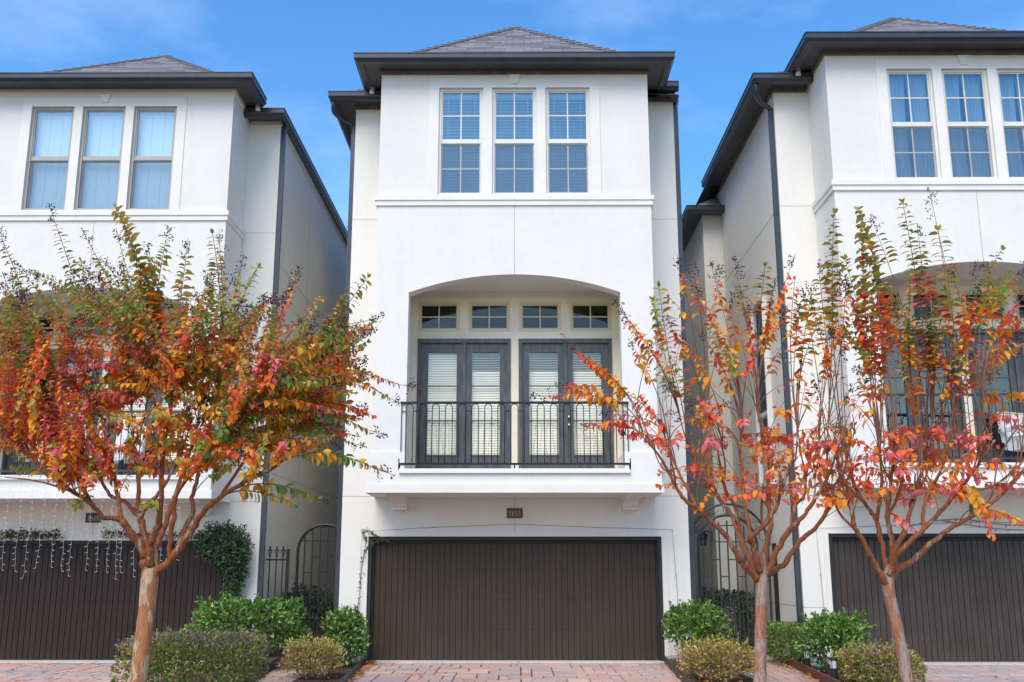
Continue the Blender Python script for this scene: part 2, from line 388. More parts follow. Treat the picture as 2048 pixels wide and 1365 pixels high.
DIG = {'0': [[(.5,1),(.15,.8),(.1,.5),(.15,.2),(.5,0),(.85,.2),(.9,.5),(.85,.8),(.5,1)]], '1': [[(.2,.8),(.5,1),(.5,0)],[(.25,0),(.75,0)]],
       '3': [[(.1,.85),(.45,1),(.8,.85),(.75,.62),(.4,.53),(.8,.42),(.88,.22),(.5,0),(.1,.12)]], '4': [[(.65,0),(.65,1),(.05,.3),(.95,.3)],[(.45,0),(.85,0)]],
       '5': [[(.85,1),(.25,1),(.18,.55),(.5,.62),(.85,.45),(.85,.2),(.5,0),(.12,.1)]], '6': [[(.8,.95),(.4,.85),(.12,.45),(.2,.1),(.5,0),(.85,.12),(.88,.4),(.55,.55),(.15,.4)]],
       '7': [[(.08,.82),(.1,1),(.92,1),(.4,0)]], '9': [[(.15,.05),(.6,.15),(.88,.55),(.8,.9),(.5,1),(.15,.88),(.12,.6),(.45,.45),(.85,.6)]]}

def make_plaque(parent, text, xc, z0, z1, mat):
    w = .27; p = MB(); p.box(xc - w/2, xc + w/2, -.022, .004, z0, z1)
    for x0, x1, a, b in ((xc - w/2, xc + w/2, z1 - .008, z1), (xc - w/2, xc + w/2, z0, z0 + .008), (xc - w/2, xc - w/2 + .008, z0 + .008, z1 - .008), (xc + w/2 - .008, xc + w/2, z0 + .008, z1 - .008)):
        p.box(x0, x1, -.028, -.021, a, b)
    pl = p.build('number_plaque', mat, parent)
    n = MB(); h = (z1 - z0) * .50; zb = z0 + (z1 - z0) * .22; dw = .052
    for i, ch in enumerate(text):
        xa = xc - 2 * dw + i * dw + .006
        for st in DIG[ch]:
            pts = [(xa + u * dw * .74, v) for u, v in st]
            if len(pts) > 3: pts = [tuple(q) for q in smooth_path(pts, 4)] if ch not in '47' else pts
            n.tube([(x, -.024, zb + v * h) for x, v in pts], .0046, 5)
    n.build('numerals', M['numeral'], pl)

def townhouse(cx, cy, cz, number, label, o):
    H = thing('townhouse', label, 'house', (cx, cy, cz), 'white stucco townhouses in a row')
    W, B, BH = 2.97, -1.1, 2.35; ZB = 10.13; zl, zr = o['zl'], o['zr']
    gar = (-2.5, 2.5, 0, 2.035)
    doors = [(-1.72, -.07, 3.09, 5.475), (.07, 1.72, 3.09, 5.475)]
    trans = [(x - .375, x + .375, 5.625, 6.172) for x in (-1.355, -.455, .455, 1.355)]
    wins = [(x - .39, x + .39, 7.80, 9.795) for x in (-.937, 0, .937)]
    w = MB()
    w.wall(-W, W, 0, zl, 0, [gar] + doors + trans, .2)
    if zr > zl + .01: w.face([(BH, 0, zl), (W, 0, zl), (W, 0, zr), (BH, 0, zr)])
    w.face([(BH, 0, zl), (BH, .2, zl), (BH, .2, zr), (BH, 0, zr)])
    DEP = 14
    w.face([(-W, 0, 0), (-W, 0, zl), (-W, 5.02, zl), (-W, 5.02, 0)]); w.face([(-3.4, 5.0, 0), (-3.4, 5.0, 9.33), (-3.4, DEP, 9.33), (-3.4, DEP, 0)])
    w.face([(-3.4, 5.0, 0), (-W, 5.0, 0), (-W, 5.0, 9.33), (-3.4, 5.0, 9.33)]); w.face([(-W, 5.01, 9.2), (-W, 5.01, 9.95), (-W, DEP, 9.95), (-W, DEP, 9.2)])
    w.face([(W, 0, 0), (W, DEP, 0), (W, DEP, zr), (W, 0, zr)]); w.face([(-3.4, DEP, 0), (-3.4, DEP, zl), (W, DEP, zl), (W, DEP, 0)])
    # projecting bay: upper wall with three window openings, lower wall with the arch
    w.wall(-BH, BH, 7.6, ZB, B, wins, .16)
    s_, zs, zc = 1.785, 6.055, 6.37; R_ = (s_*s_ + (zc-zs)**2) / (2*(zc-zs)); az = lambda x: zc - R_ + math.sqrt(R_*R_ - x*x); yb = B + .28
    w.face([(-BH, B, 2.72), (-s_, B, 2.72), (-s_, B, 7.6), (-BH, B, 7.6)]); w.face([(s_, B, 2.72), (BH, B, 2.72), (BH, B, 7.6), (s_, B, 7.6)])
    n = 32; xs = [-s_ + 2 * s_ * i / n for i in range(n + 1)]
    for a, b in zip(xs, xs[1:]):
        w.face([(a, B, az(a)), (b, B, az(b)), (b, B, 7.6), (a, B, 7.6)]); w.face([(a, B, az(a)), (a, yb, az(a)), (b, yb, az(b)), (b, B, az(b))])
    for sg in (-1, 1):
        w.face([(sg*s_, B, 3.0), (sg*s_, yb, 3.0), (sg*s_, yb, zs), (sg*s_, B, zs)]); w.face([(sg*s_, yb, 3.0), (sg*2.08, yb, 3.0), (sg*2.08, yb, 6.4), (sg*s_, yb, 6.4)])
        w.face([(sg*2.08, yb, 3.0), (sg*2.08, 0, 3.0), (sg*2.08, 0, 6.4), (sg*2.08, yb, 6.4)])
        w.face([(sg*BH, B, 2.72), (sg*BH, 0, 2.72), (sg*BH, 0, ZB), (sg*BH, B, ZB)])
    for a, b in zip(xs, xs[1:]): w.face([(a, yb, az(a)), (b, yb, az(b)), (b, yb, 6.45), (a, yb, 6.45)])
    w.face([(-2.08, yb, 6.373), (2.08, yb, 6.373), (2.08, 0, 6.373), (-2.08, 0, 6.373)])
    wo = w.build('stucco_wall', M['stucco'], H)
    # balcony slab, flared bands
    s = MB()
    s.box(-2.385, 2.385, B - .03, -.0025, 2.70, 3.055)
    for sg in (-1, 1): s.box(sg * 1.788, sg * 2.385, B - .028, -.003, 3.055, 3.355)
    s.box(-2.415, 2.415, B - .055, -.0022, 2.697, 2.835); s.box(-1.87, 1.87, B - .07, -.2, 3.057, 3.085)
    s.build('balcony_slab', M['trim'], H)
    fl = MB(); fl.box(-1.875, 1.875, B - .078, B - .02, 3.012, 3.056); fl.build('balcony_sill', M['white'], H)
    # corbels
    for sg in (-1, 1):
        c = MB(); xa, xb = sg * 1.835, sg * 2.09
        prof = [(-.002, 2.53), (-.20, 2.53)] + [(-.22 - .55 * (1 - math.cos(t * PI / 2)), 2.54 + .09 * math.sin(t * PI / 2) + .02 * t) for t in [i / 8 for i in range(9)]] + [(-.002, 2.65)]
        c.prism(prof, 'x', min(xa, xb), max(xa, xb)); c.box(xa - sg * .02, xb + sg * .02, -.82, -.002, 2.651, 2.698); c.box(xa, xb, -.21, -.002, 2.47, 2.529)
        c.build('corbel', M['trim'], H)
    # string course and window surround
    l = MB(); E_ = [(0, 7.775), (0, 7.69), (-.02, 7.685), (-.02, 7.60), (-.09, 7.595), (-.09, 7.775)]
    sweep(l, [(-BH + .05 - .1, -.003), (-BH + .05 - .1, B - .05), (BH + .05, B - .05), (BH + .05, -.003)], [(a, z) for a, z in E_]); l.build('string_course', M['trim'], H)
    t = MB(); t.wall(-1.50, 1.50, 7.776, 9.965, B - .018, [(h[0] + .0, h[1], h[2], h[3]) for h in wins], .02)
    t.face([(-1.5, B - .018, 7.776), (-1.5, B - .018, 9.965), (-1.5, B, 9.965), (-1.5, B, 7.776)]); t.face([(1.5, B - .018, 7.776), (1.5, B, 7.776), (1.5, B, 9.965), (1.5, B - .018, 9.965)]); t.face([(-1.5, B - .018, 9.965), (1.5, B - .018, 9.965), (1.5, B, 9.965), (-1.5, B, 9.965)])
    if o['keystone']: t.prism([(-.06, 9.86), (.06, 9.86), (.10, 10.03), (-.10, 10.03)], 'y', B - .045, B)
    t.build('window_surround', M['trim'], H)
    # control joints
    j = MB(); e = .0035
    j.box(-.004, .004, B - .003, B + .01, 6.371, 7.592); j.box(-.004, .004, -.003, .01, 2.52, 2.69); j.box(-.004, .004, -.003, .01, 2.13, 2.33)
    for a, b in ((-W, -2.62), (2.62, W)): j.box(a, b, -.003, .01, .855, .862)
    for a, b in ((-W, -2.40), (2.40, W)): j.box(a, b, -.003, .01, 2.715, 2.722); j.box(a, b, -.003, .01, 7.73, 7.737)
    for z in (.86, 2.82, 7.73): j.box(-W - .003, -W + .01, .0, 5.0, z, z + .01); j.box(W - .01, W + .003, 0, 13, z - (.5 if z > 7 else -.45 if z > 2 else 0), z - (.5 if z > 7 else -.45 if z > 2 else 0) + .01)
    for yy in (3.0, 6.0, 9.0): j.box(W - .01, W + .0025, yy, yy + .006, .1, 9.0)
    j.build('control_joint', M['joint'], H)
    # garage
    gf = MB(); gf.box(-2.5, -2.44, .012, .19, 0, 2.035); gf.box(2.44, 2.5, .012, .19, 0, 2.035); gf.box(-2.44, 2.44, .014, .19, 1.975, 2.035)
    gf.box(-2.44, -2.405, .10, .19, 0, 1.975); gf.box(2.405, 2.44, .10, .19, 0, 1.975); gf.box(-2.405, 2.405, .102, .19, 1.93, 1.975)
    gf.build('garage_frame', M['black'], H)
    gt = MB()
    for a, b, c, d in ((-2.59, -2.502, 0.08, 2.125), (2.502, 2.59, 0.08, 2.125), (-2.502, 2.502, 2.037, 2.125)): gt.box(a, b, -.016, .005, c, d)
    gt.build('garage_surround', M['stucco'], H)
    gd = MB(); nP = 48; pw = 4.81 / nP; seams = [.004, .50, .99, 1.47, 1.928]; rr = random.Random(int(number))
    for i in range(nP):
        for a, b in zip(seams, seams[1:]): dy = rr.uniform(0, .004); gd.box(-2.405 + i*pw + .006, -2.405 + (i+1)*pw - .006, .145 + dy, .175, a + .0012, b - .0012)
    gd.box(-2.405, 2.405, .168, .19, .002, 1.93)
    gd.build('garage_door', o['garage'], H)
    for a, b in ((-W - .012, -2.503), (2.503, W + .012)): fo = MB(); fo.box(a, b, -.014, .1, -.12, .10); fo.build('foundation', M['concrete'], H)
    # interiors behind the openings
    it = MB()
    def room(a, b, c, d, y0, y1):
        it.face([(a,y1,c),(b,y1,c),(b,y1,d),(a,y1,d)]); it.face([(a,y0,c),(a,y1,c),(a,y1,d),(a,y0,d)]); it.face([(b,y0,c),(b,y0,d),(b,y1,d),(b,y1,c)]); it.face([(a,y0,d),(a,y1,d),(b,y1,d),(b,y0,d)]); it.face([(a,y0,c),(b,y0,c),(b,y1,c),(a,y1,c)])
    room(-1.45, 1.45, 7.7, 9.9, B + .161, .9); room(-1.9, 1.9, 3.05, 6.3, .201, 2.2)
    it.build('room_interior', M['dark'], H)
    # upper windows
    for i, h in enumerate(wins):
        make_window(H, 'sash_window', (h[0] + h[1]) / 2, B + .055, h[2], h[3], h[1] - h[0], o['winmat'], o['glass'], o['muntins'], o['cover'], seed=i)
    # wall panel behind the balcony
    p = MB(); p.wall(-1.90, 1.90, 3.088, 6.255, -.028, doors + trans, .03); p.face([(-1.9, -.028, 3.088), (-1.9, -.028, 6.255), (-1.9, 0, 6.255), (-1.9, 0, 3.088)]); p.face([(1.9, -.028, 3.088), (1.9, 0, 3.088), (1.9, 0, 6.255), (1.9, -.028, 6.255)]); p.face([(-1.9, -.028, 6.255), (1.9, -.028, 6.255), (1.9, 0, 6.255), (-1.9, 0, 6.255)])
    p.build('door_surround', M['cream'], H)
    for h in trans: make_window(H, 'transom_window', (h[0] + h[1]) / 2, -.01, h[2], h[3], h[1] - h[0], M['beige'], M['glass_dark'], True, None, single=True, screen=False)
    # french doors
    for k, h in enumerate(doors):
        f = MB(); x0, x1, z0, z1 = h; J = .06
        f.box(x0, x0 + J, -.05, .1, z0, z1); f.box(x1 - J, x1, -.05, .1, z0, z1); f.box(x0 + J, x1 - J, -.052, .1, z1 - J, z1); f.box(x0 - .004, x1 + .004, -.06, -.03, z1 - .015, z1 + .012)
        f.box((x0+x1)/2 - .03, (x0+x1)/2 + .03, -.035, .02, z0, z1 - J)
        dr = f.build('french_door', M['charcoal'], H)
        for sd in (0, 1):
            a, b = (x0 + J, (x0+x1)/2 - .004) if sd == 0 else ((x0+x1)/2 + .004, x1 - J)
            st = .112 if sd else .105; lf = MB(); y0, y1 = .005, .05; ga, gb, gc, gdz = a + st, b - st, z0 + .32, z1 - J - .145
            lf.box(a, ga, y0, y1, z0, z1 - J); lf.box(gb, b, y0, y1, z0, z1 - J); lf.box(ga, gb, y0 + .001, y1, z0, gc); lf.box(ga, gb, y0 + .001, y1, gdz, z1 - J)
            for q0, q1, q2, q3 in ((ga, ga + .022, gc, gdz), (gb - .022, gb, gc, gdz), (ga + .022, gb - .022, gc, gc + .022), (ga + .022, gb - .022, gdz - .022, gdz)): lf.box(q0, q1, y0 - .014, y0 + .02, q2, q3)
            for z in (gc + (gdz - gc) * .335, gc + (gdz - gc) * .665): lf.box(ga + .022, gb - .022, y0 - .002, y0 + .012, z - .009, z + .009)
            lf.build('door_leaf', M['charcoal'], dr)
            g = MB(); g.face([(ga, y0 + .016, gc), (gb, y0 + .016, gc), (gb, y0 + .016, gdz), (ga, y0 + .016, gdz)]); g.build('glass', M['glass_door'], dr)
            if o['door_blinds']:
                bl = MB(); z = gdz - .02; yy = .085; i = 0
                while z > gc:
                    t_, hh = (.012, .021) if z < gdz - (.34 if (k or sd) else .04) else (.022, .008)
                    bl.face([(ga - .02, yy - t_, z - hh), (gb + .02, yy - t_, z - hh), (gb + .02, yy + t_, z + hh), (ga - .02, yy + t_, z + hh)]); z -= .044
                bl.build('blind', M['slat_cream'], dr)
        if k == 1:
            xm = (x0 + x1) / 2 + .055
            for nm, z in (('deadbolt', z0 + 1.0), ('door_knob', z0 + .86)):
                kn = MB(); kn.sphere((xm, -.03, z), .028, 12, 8); kn.tube([(xm, .005, z), (xm, -.025, z)], .016, 10); kn.build(nm, M['steel'], dr, smooth=True)
    # railing
    rl = MB(); yr = B - .02
    rl.box(-1.875, 1.875, yr - .022, yr + .022, 4.150, 4.183); rl.box(-1.885, 1.885, yr - .02, yr + .02, 3.145, 3.178)
    for x in (-1.87, 0, 1.87): rl.box(x - .012, x + .012, yr - .012, yr + .012, 3.085, 3.145)
    for sg in (-1, 1): rl.box(sg * 1.872, sg * 1.89, yr - .012, yr + .012, 3.06, 3.25)
    pit = .2155; xs = [-1.724 + pit * i for i in range(17)]
    for a, b in zip(xs, xs[1:]): rl.box(a + .058, b - .058, yr - .006, yr + .006, 4.022, 4.034)
    for sg in (-1, 1): rl.box(sg * 1.782, sg * 1.86, yr - .006, yr + .006, 4.022, 4.034); rl.tube([(sg*1.855, yr, 3.178), (sg*1.855, yr, 4.15)], .0075, 6)
    ro = rl.build('railing', o['rail'], H)
    me = None
    for x in xs:
        if me is None:
            m = MB(); rr_ = .0575; pts = [(-rr_, 0, 3.178), (-rr_, 0, 4.09)] + [(-rr_ * math.cos(t), 0, 4.09 + rr_ * math.sin(t)) for t in [PI * i / 8 for i in range(1, 8)]] + [(rr_, 0, 4.09), (rr_, 0, 3.178)]
            m.tube(pts, .0075, 6); bo = m.build('baluster', o['rail'], ro, smooth=True); me = bo.data
        else: bo = bpy.data.objects.new('baluster', me); link(bo, ro)
        bo.location = (x, yr, 0)
    make_plaque(H, number, .0, 2.345, 2.515, o['plaque'])
    # eaves: gutters, soffits, frieze boards
    g = MB(); gp = gutter_profile(10.255, 10.09)
    sweep(g, [(-2.79, .6), (-2.79, B - .45), (2.79, B - .45), (2.79, -.45)] + ([(3.02, -.45)] if zr > 10.05 else []), gp)
    if zr <= 10.05: sweep(g, [(2.36, -.45), (3.13, -.45), (3.13, 13.5)], gutter_profile(zr + .085, zr - .075))
    else: sweep(g, [(3.10, .06), (3.10, 13.5)], gutter_profile(zr + .06, zr - .10))
    sweep(g, [(-3.43, 4.85), (-3.43, -.45), (-2.36, -.45)], gutter_profile(zl + .085, zl - .075))
    sweep(g, [(-3.83, 13.5), (-3.83, 4.55), (-2.98, 4.55)], gutter_profile(9.42, 9.26))
    g.build('gutter', M['gutter'], H)
    sf = MB(); sf.box(-2.67, 2.67, B - .33, .5, 10.13, 10.16); sf.box(-3.31, -2.352, -.33, 0.3, zl, zl + .03); sf.box(-3.31, -2.96, .3, 4.85, zl, zl + .03); sf.box(2.352, 3.01 if zr <= 10.05 else 2.985, -.33, .3, zr - (.001 if zr > 10.05 else 0), zr + .03)
    sf.box(2.9, 3.01, .3, 13.5, zr, zr + .03); sf.box(-3.71, -2.96, 4.67, 13.5, 9.33, 9.36)
    sf.build('soffit', M['soffit'], H)
    bd = MB(); bd.box(-2.66, 2.66, B - .338, B - .31, 10.098, 10.131); bd.box(-2.67, -2.645, B - .31, .0, 10.098, 10.131); bd.box(2.645, 2.67, B - .31, -.34, 10.098, 10.131); bd.box(-3.31, -2.352, -.338, -.31, zl - .03, zl + .001); bd.box(-3.31, -3.285, -.31, 4.8, zl - .03, zl + .001)
    bd.build('soffit_bead', M['bead'], H)
    fm = M['frieze'] if o['frieze'] else M['trim']
    fz = MB(); fz.box(-BH - .03, BH + .03, B - .03, B + .02, 10.045, 10.131)
    for sg in (-1, 1): fz.box(sg * (BH + .028), sg * (BH - .02), B + .02, -.0, 10.045, 10.131)
    fz.box(-W - .03, -BH - .03, -.03, .02, zl - .09, zl + .001); fz.box(BH + .03, W + .03, -.028, .02, zr - .09, zr + .0005); fz.box(-W - .03, -W + .02, .02, 5, zl - .09, zl + .001)
    fz.box(W - .02, W + .03, .02, 13.4, zr - .09, zr + .001)
    fz.build('frieze_board', fm, H)
    # roofs
    r = MB(); r.uv = []
    def rf(pts):
        pts = [Vector(p) for p in pts]; a = pts[0]; u = (pts[1] - pts[0]).normalized(); nn = (pts[1] - pts[0]).cross(pts[2] - pts[0]).normalized(); v = nn.cross(u)
        r.face(pts); r.uv.extend([((p - a).dot(u), (p - a).dot(v)) for p in pts])
    def cut(p, q, k): return tuple(p[i] + (q[i] - p[i]) * k for i in range(3))
    ap, e0 = (0, 1.7, 12.56 + o['apz']), 9.96; k = .085
    A, Bc, A2, B2 = cut((-2.8, B-.45, e0), ap, k), cut((2.8, B-.45, e0), ap, k), cut((-2.8, 9, e0), (0, 9, ap[2]), k), cut((2.8, 9, e0), (0, 9, ap[2]), k)
    rf([A, Bc, ap]); rf([A2, A, ap, (0, 9, ap[2])]); rf([Bc, B2, (0, 9, ap[2]), ap])
    z0 = zl + .02; ap2 = (0, 2.9, z0 + 2.45 + min(0, o['apz'])); bk = (0, 10.6, z0 + 2.45 + min(0, o['apz']))
    c1, c2, c3, c4 = (-3.33, -.37, z0), (3.03, -.37, z0), (3.03, 13.5, z0), (-3.33, 13.5, z0)
    rf([c1, c2, ap2]); rf([c4, c1, ap2, bk]); rf([c2, c3, bk, ap2]); rf([c3, c4, bk])
    rf([(-3.74, 4.63, 9.38), (-2.9, 4.63, 9.38), (-2.9, 5.5, 9.98)]); rf([(-3.74, 13.5, 9.38), (-3.74, 4.63, 9.38), (-2.9, 5.5, 9.98), (-2.9, 13.5, 9.98)])
    ro = r.build('roof', M['shingle'], H)
    rc = MB()
    for p, q in ((A, ap), (Bc, ap), (c1, ap2), (ap, (0, 9, ap[2]))):
        p, q = Vector(p), Vector(q); L_ = (q - p).length; nn = int(L_ / .2); d = (q - p) / nn; sd = d.cross(Vector((0, 0, 1))).normalized(); upv = sd.cross(d).normalized()
        for i in range(nn):
            a, b = p + d * i + upv * (.030), p + d * (i + 1.15) + upv * (.012); V = []
            for c in (a, b): V += [c + sd * .12 - upv * .045, c, c - sd * .12 - upv * .045]
            V += [v_ - upv * .02 for v_ in V]; rc.poly(V, [(0,3,4,1),(1,4,5,2),(0,1,7,6),(1,2,8,7),(0,6,9,3),(2,5,11,8),(3,9,10,4),(4,10,11,5)])
    rc.build('ridge_cap', M['ridge'], ro)
    # downspouts
    for sg in (-1, 1):
        d = MB(); zt = (zl if sg < 0 else zr)
        x = sg * (W + .047)
        if sg < 0:
            d.tube([tuple(q) for q in smooth_path([(-3.34, -.30, zl - .07), (-3.345, -.28, zl - .16), (-3.33, -.22, zl - .25), (-3.2, -.08, zl - .33), (x - .02, .06, zl - .37), (x, .09, zl - .46), (x, .09, zl - .6)], 4)], .045, 8)
            d.box(x - .042, x + .042, .055, .125, -.1, zl - .55)
            for z in (2.2, 5.0, 7.6): d.box(x - .047, x + .046, .05, .13, z, z + .05)
        else:
            d.box(x - .042, x + .042, .02, .09, -.1, zt - .07); d.box(x - .055, x + .055, .01, .1, zt - .11, zt - .06)
            for z in (2.2, 5.0, 7.6): d.box(x - .046, x + .047, .015, .095, z, z + .05)
        d.build('downspout', M['gutter'] if not (o['pipe'] and sg < 0) else [M['gutter']], H)
    cp = MB(); sx = o['cap']; cp.tube([(sx * 2.62, -.42, zl + .02), (sx * 2.62, -.42, zl + .13)], .05, 12); cp.sphere((sx * 2.62, -.42, zl + .13), .055, 12, 6, .5); cp.build('vent_cap', M['white'], H, smooth=True)
    return H

base = dict(zl=9.99, zr=9.99, keystone=True, garage=M['garage_mid'], winmat=M['vinyl'], glass=M['glass_up'], muntins=True, cover='blind', door_blinds=True, rail=M['iron'], plaque=M['brass'], frieze=True, pipe=True, cap=-1, apz=0)
H_mid = townhouse(-.065, 0, 0, '1653', 'white stucco townhouse numbered 1653 with white blinds behind its black balcony, middle of the row', {**base, 'zr': 10.131})
H_left = townhouse(-7.55, .6, -.05, '1649', 'white stucco townhouse numbered 1649 with undivided shaded windows and dark vine-hung garage', {**base, 'garage': M['garage_left'], 'winmat': M['taupe'], 'glass': M['glass_pale'], 'muntins': False, 'cover': 'shade', 'plaque': M['slate'], 'frieze': False, 'cap': 1, 'apz': -.26, 'rail': M['irongrey']})
H_right = townhouse(7.60, -.6, .03, '1657', 'white stucco townhouse numbered 1657 with curtained upper windows and greyish garage door', {**base, 'garage': M['garage_right'], 'cover': 'curtain', 'plaque': M['olive'], 'door_blinds': False, 'apz': -.2, 'rail': M['irongrey']})
# tall side windows of the right house
for nm, z0, z1, sg in (('side_transom', 5.64, 6.42, True), ('side_window', 2.95, 5.55, False)):
    make_window(H_right, nm, 0, 0, z0, z1, .95, M['vinyl'], M['glass_side'], False, 'dark', single=sg, screen=False, loc=(-3.055, 1.75, 0), rotz=-PI / 2)

# ------------------------------------------------------------------ ground, drives, paths, beds
def structure(o): o['kind'] = 'structure'; return o
def stuff(o, label=None, cat=None):
    o['kind'] = 'stuff'
    if label: tag(o, label, cat)
    return o
g = MB(); g.face([(-150, -9.2, -.11), (150, -9.2, -.11), (150, 200, -.11), (-150, 200, -.11)]); structure(g.build('ground', M['soil']))
g = MB(); g.face([(-150, -80, -.13), (150, -80, -.13), (150, -9.2, -.13), (-150, -9.2, -.13)]); structure(g.build('street', M['asphalt']))
g = MB(); g.box(-150, 150, -9.35, -9.19, -.2, -.015); structure(g.build('kerb', M['concrete']))

PAV = [(.40, .20, .16), (.46, .24, .19), (.36, .22, .18), (.43, .29, .20), (.45, .34, .235), (.30, .255, .23), (.25, .24, .235), (.37, .25, .20), (.34, .28, .25), (.41, .22, .185)]
def pavers(name, edge, y0, y1, z, seed, pal=PAV, base=.16, apron=None):
    """ashlar paving between the side lines edge(y) -> (x0, x1); every stone is a low block with its own colour"""
    r = random.Random(seed); m = MB(); xa = min(edge(y0)[0], edge(y1)[0]); xb = max(edge(y0)[1], edge(y1)[1])
    nx, ny = int((xb - xa) / base) + 2, int((y1 - y0) / base) + 1; used = set()
    for j in range(ny):
        for i in range(nx):
            if (i, j) in used: continue
            w, h = r.choice([(1, 1), (2, 1), (2, 1), (2, 2), (3, 2), (1, 2), (3, 1)])
            while w > 1 and any((i + a, j) in used for a in range(w)): w -= 1
            h = min(h, ny - j)
            for a in range(w):
                for b in range(h): used.add((i + a, j + b))
            e = .005; X0, X1, Y0, Y1 = xa + i*base + e, xa + (i+w)*base - e, y0 + j*base + e, y0 + (j+h)*base - e
            L, R_ = edge((Y0 + Y1) / 2); X0, X1 = max(X0, L), min(X1, R_)
            if X1 - X0 < .03: continue
            c = r.choice(pal); k = 1.22 * r.uniform(.85, 1.15); c = tuple(min(1, q * k * .68 + g_ * .32) for q, g_ in zip(c, (.60, .45, .39))); zz = z + r.uniform(-.003, .003); t = .008
            V = [(X0,Y0,z-.03),(X1,Y0,z-.03),(X1,Y1,z-.03),(X0,Y1,z-.03),(X0+t,Y0+t,zz),(X1-t,Y0+t,zz),(X1-t,Y1-t,zz),(X0+t,Y1-t,zz)]
            m.poly(V, [(4,5,6,7),(0,1,5,4),(1,2,6,5),(2,3,7,6),(3,0,4,7)], c)
    o = structure(m.build(name, M['paver'])); return o
def bed_poly(name, pts, z):
    m = MB(); m.face([(x, y, z) for x, y in pts]); o = structure(m.build(name, M['mulch'])); return o
# joint sand lies a little under the pavers
def sand(name, pts, z):
    m = MB(); m.face([(x, y, z) for x, y in pts]); return structure(m.build(name, M['soil']))
sand('joint_sand', [(-13, -9.19), (14, -9.19), (14, 3.5), (-13, 3.5)], -.079)
pavers('driveway', lambda y: (-2.53 - .055 * y, 2.42 + .055 * y), -9.1, -.06, -.02, 1)
pavers('driveway', lambda y: (-10.1, -5.12 - .03 * y), -9.1, .5, -.07, 2, [(.44, .22, .18), (.47, .27, .21), (.43, .29, .23), (.27, .27, .28), (.25, .255, .27), (.44, .20, .15)])
pavers('driveway', lambda y: (5.16 + .06 * (y + .6), 10.1), -9.1, -.68, .01, 3, [(.40, .28, .25), (.36, .30, .28), (.28, .28, .29), (.40, .33, .29), (.43, .26, .22), (.33, .31, .30)])
pavers('path', lambda y: (-3.895 - .083 * y, -3.125), -9.1, 3.4, -.018, 4, [(.36, .19, .15), (.40, .23, .18), (.33, .22, .18), (.30, .24, .21)])
pavers('path', lambda y: (3.305, 4.40 + .085 * min(y, 1.2)), -9.1, 3.4, -.018, 5, [(.34, .19, .16), (.38, .22, .18), (.32, .23, .20), (.31, .27, .25), (.35, .20, .16)])
for cx, y, z in ((-.065, -.055, 0), (-7.55, .545, -.05), (7.60, -.655, .03)):
    m = MB(); m.box(cx - 2.5, cx + 2.5, y - .10, y + .24, -.2, z - .003); structure(m.build('apron', M['concrete']))
bed_poly('planting_bed', [(-4.9, -9.1), (-3.35, -9.1), (-3.78, .0), (-3.95, 1.2), (-4.54, 1.2), (-4.54, .6), (-5.14, .6)], -.022)
bed_poly('planting_bed', [(-3.12, -9.1), (-1.9, -9.1), (-2.53, -.02), (-3.0, -.02), (-3.0, .9), (-3.12, .9)], -.019)
bed_poly('planting_bed', [(2.0, -9.1), (3.3, -9.1), (3.3, 3), (2.92, 3), (2.92, -.02), (2.43, -.02)], -.019)
bed_poly('planting_bed', [(3.72, -9.1), (4.75, -9.1), (5.14, -.62), (4.63, -.62), (4.63, 8), (4.0, 8), (4.5, 1.2)], -.0165)
bed_poly('planting_bed', [(-4.54, 1.21), (-3.9, 1.21), (-3.4, 8), (-4.54, 8)], -.0165)
def edging(label, pts, mat, h=.085):
    m = MB(); sweep(m, pts, [(-.022, -.06), (-.022, h), (.022, h), (.022, -.06)]); return tag(m.build('bed_edging', mat), label, 'edging', 'strips of edging along the planting beds')
edging('black edging strip between the numbered 1649 side bed and the left brick path', [(-3.36, -9.1), (-3.62, -3.3), (-3.79, -1.6), (-3.98, .9)], M['edge_black'])
edging('black edging along the left side of the middle driveway', [(-1.9, -9.1), (-2.34, -3.3), (-2.55, -.1)], M['edge_black'])
edging('black edging along the right side of the middle driveway', [(1.96, -9.1), (2.25, -3.3), (2.42, -.12)], M['edge_black'])
edging('rust red steel edging beside the right brick path', [(3.70, -9.1), (4.14, -3.3), (4.50, 1.25)], M['edge_rust'], .10)
b = MB(); b.box(2.47, 2.66, -.36, -.27, -.01, .06); tag(b.build('brick', M['brick']), 'single loose red brick lying by the corner of the middle garage', 'brick')

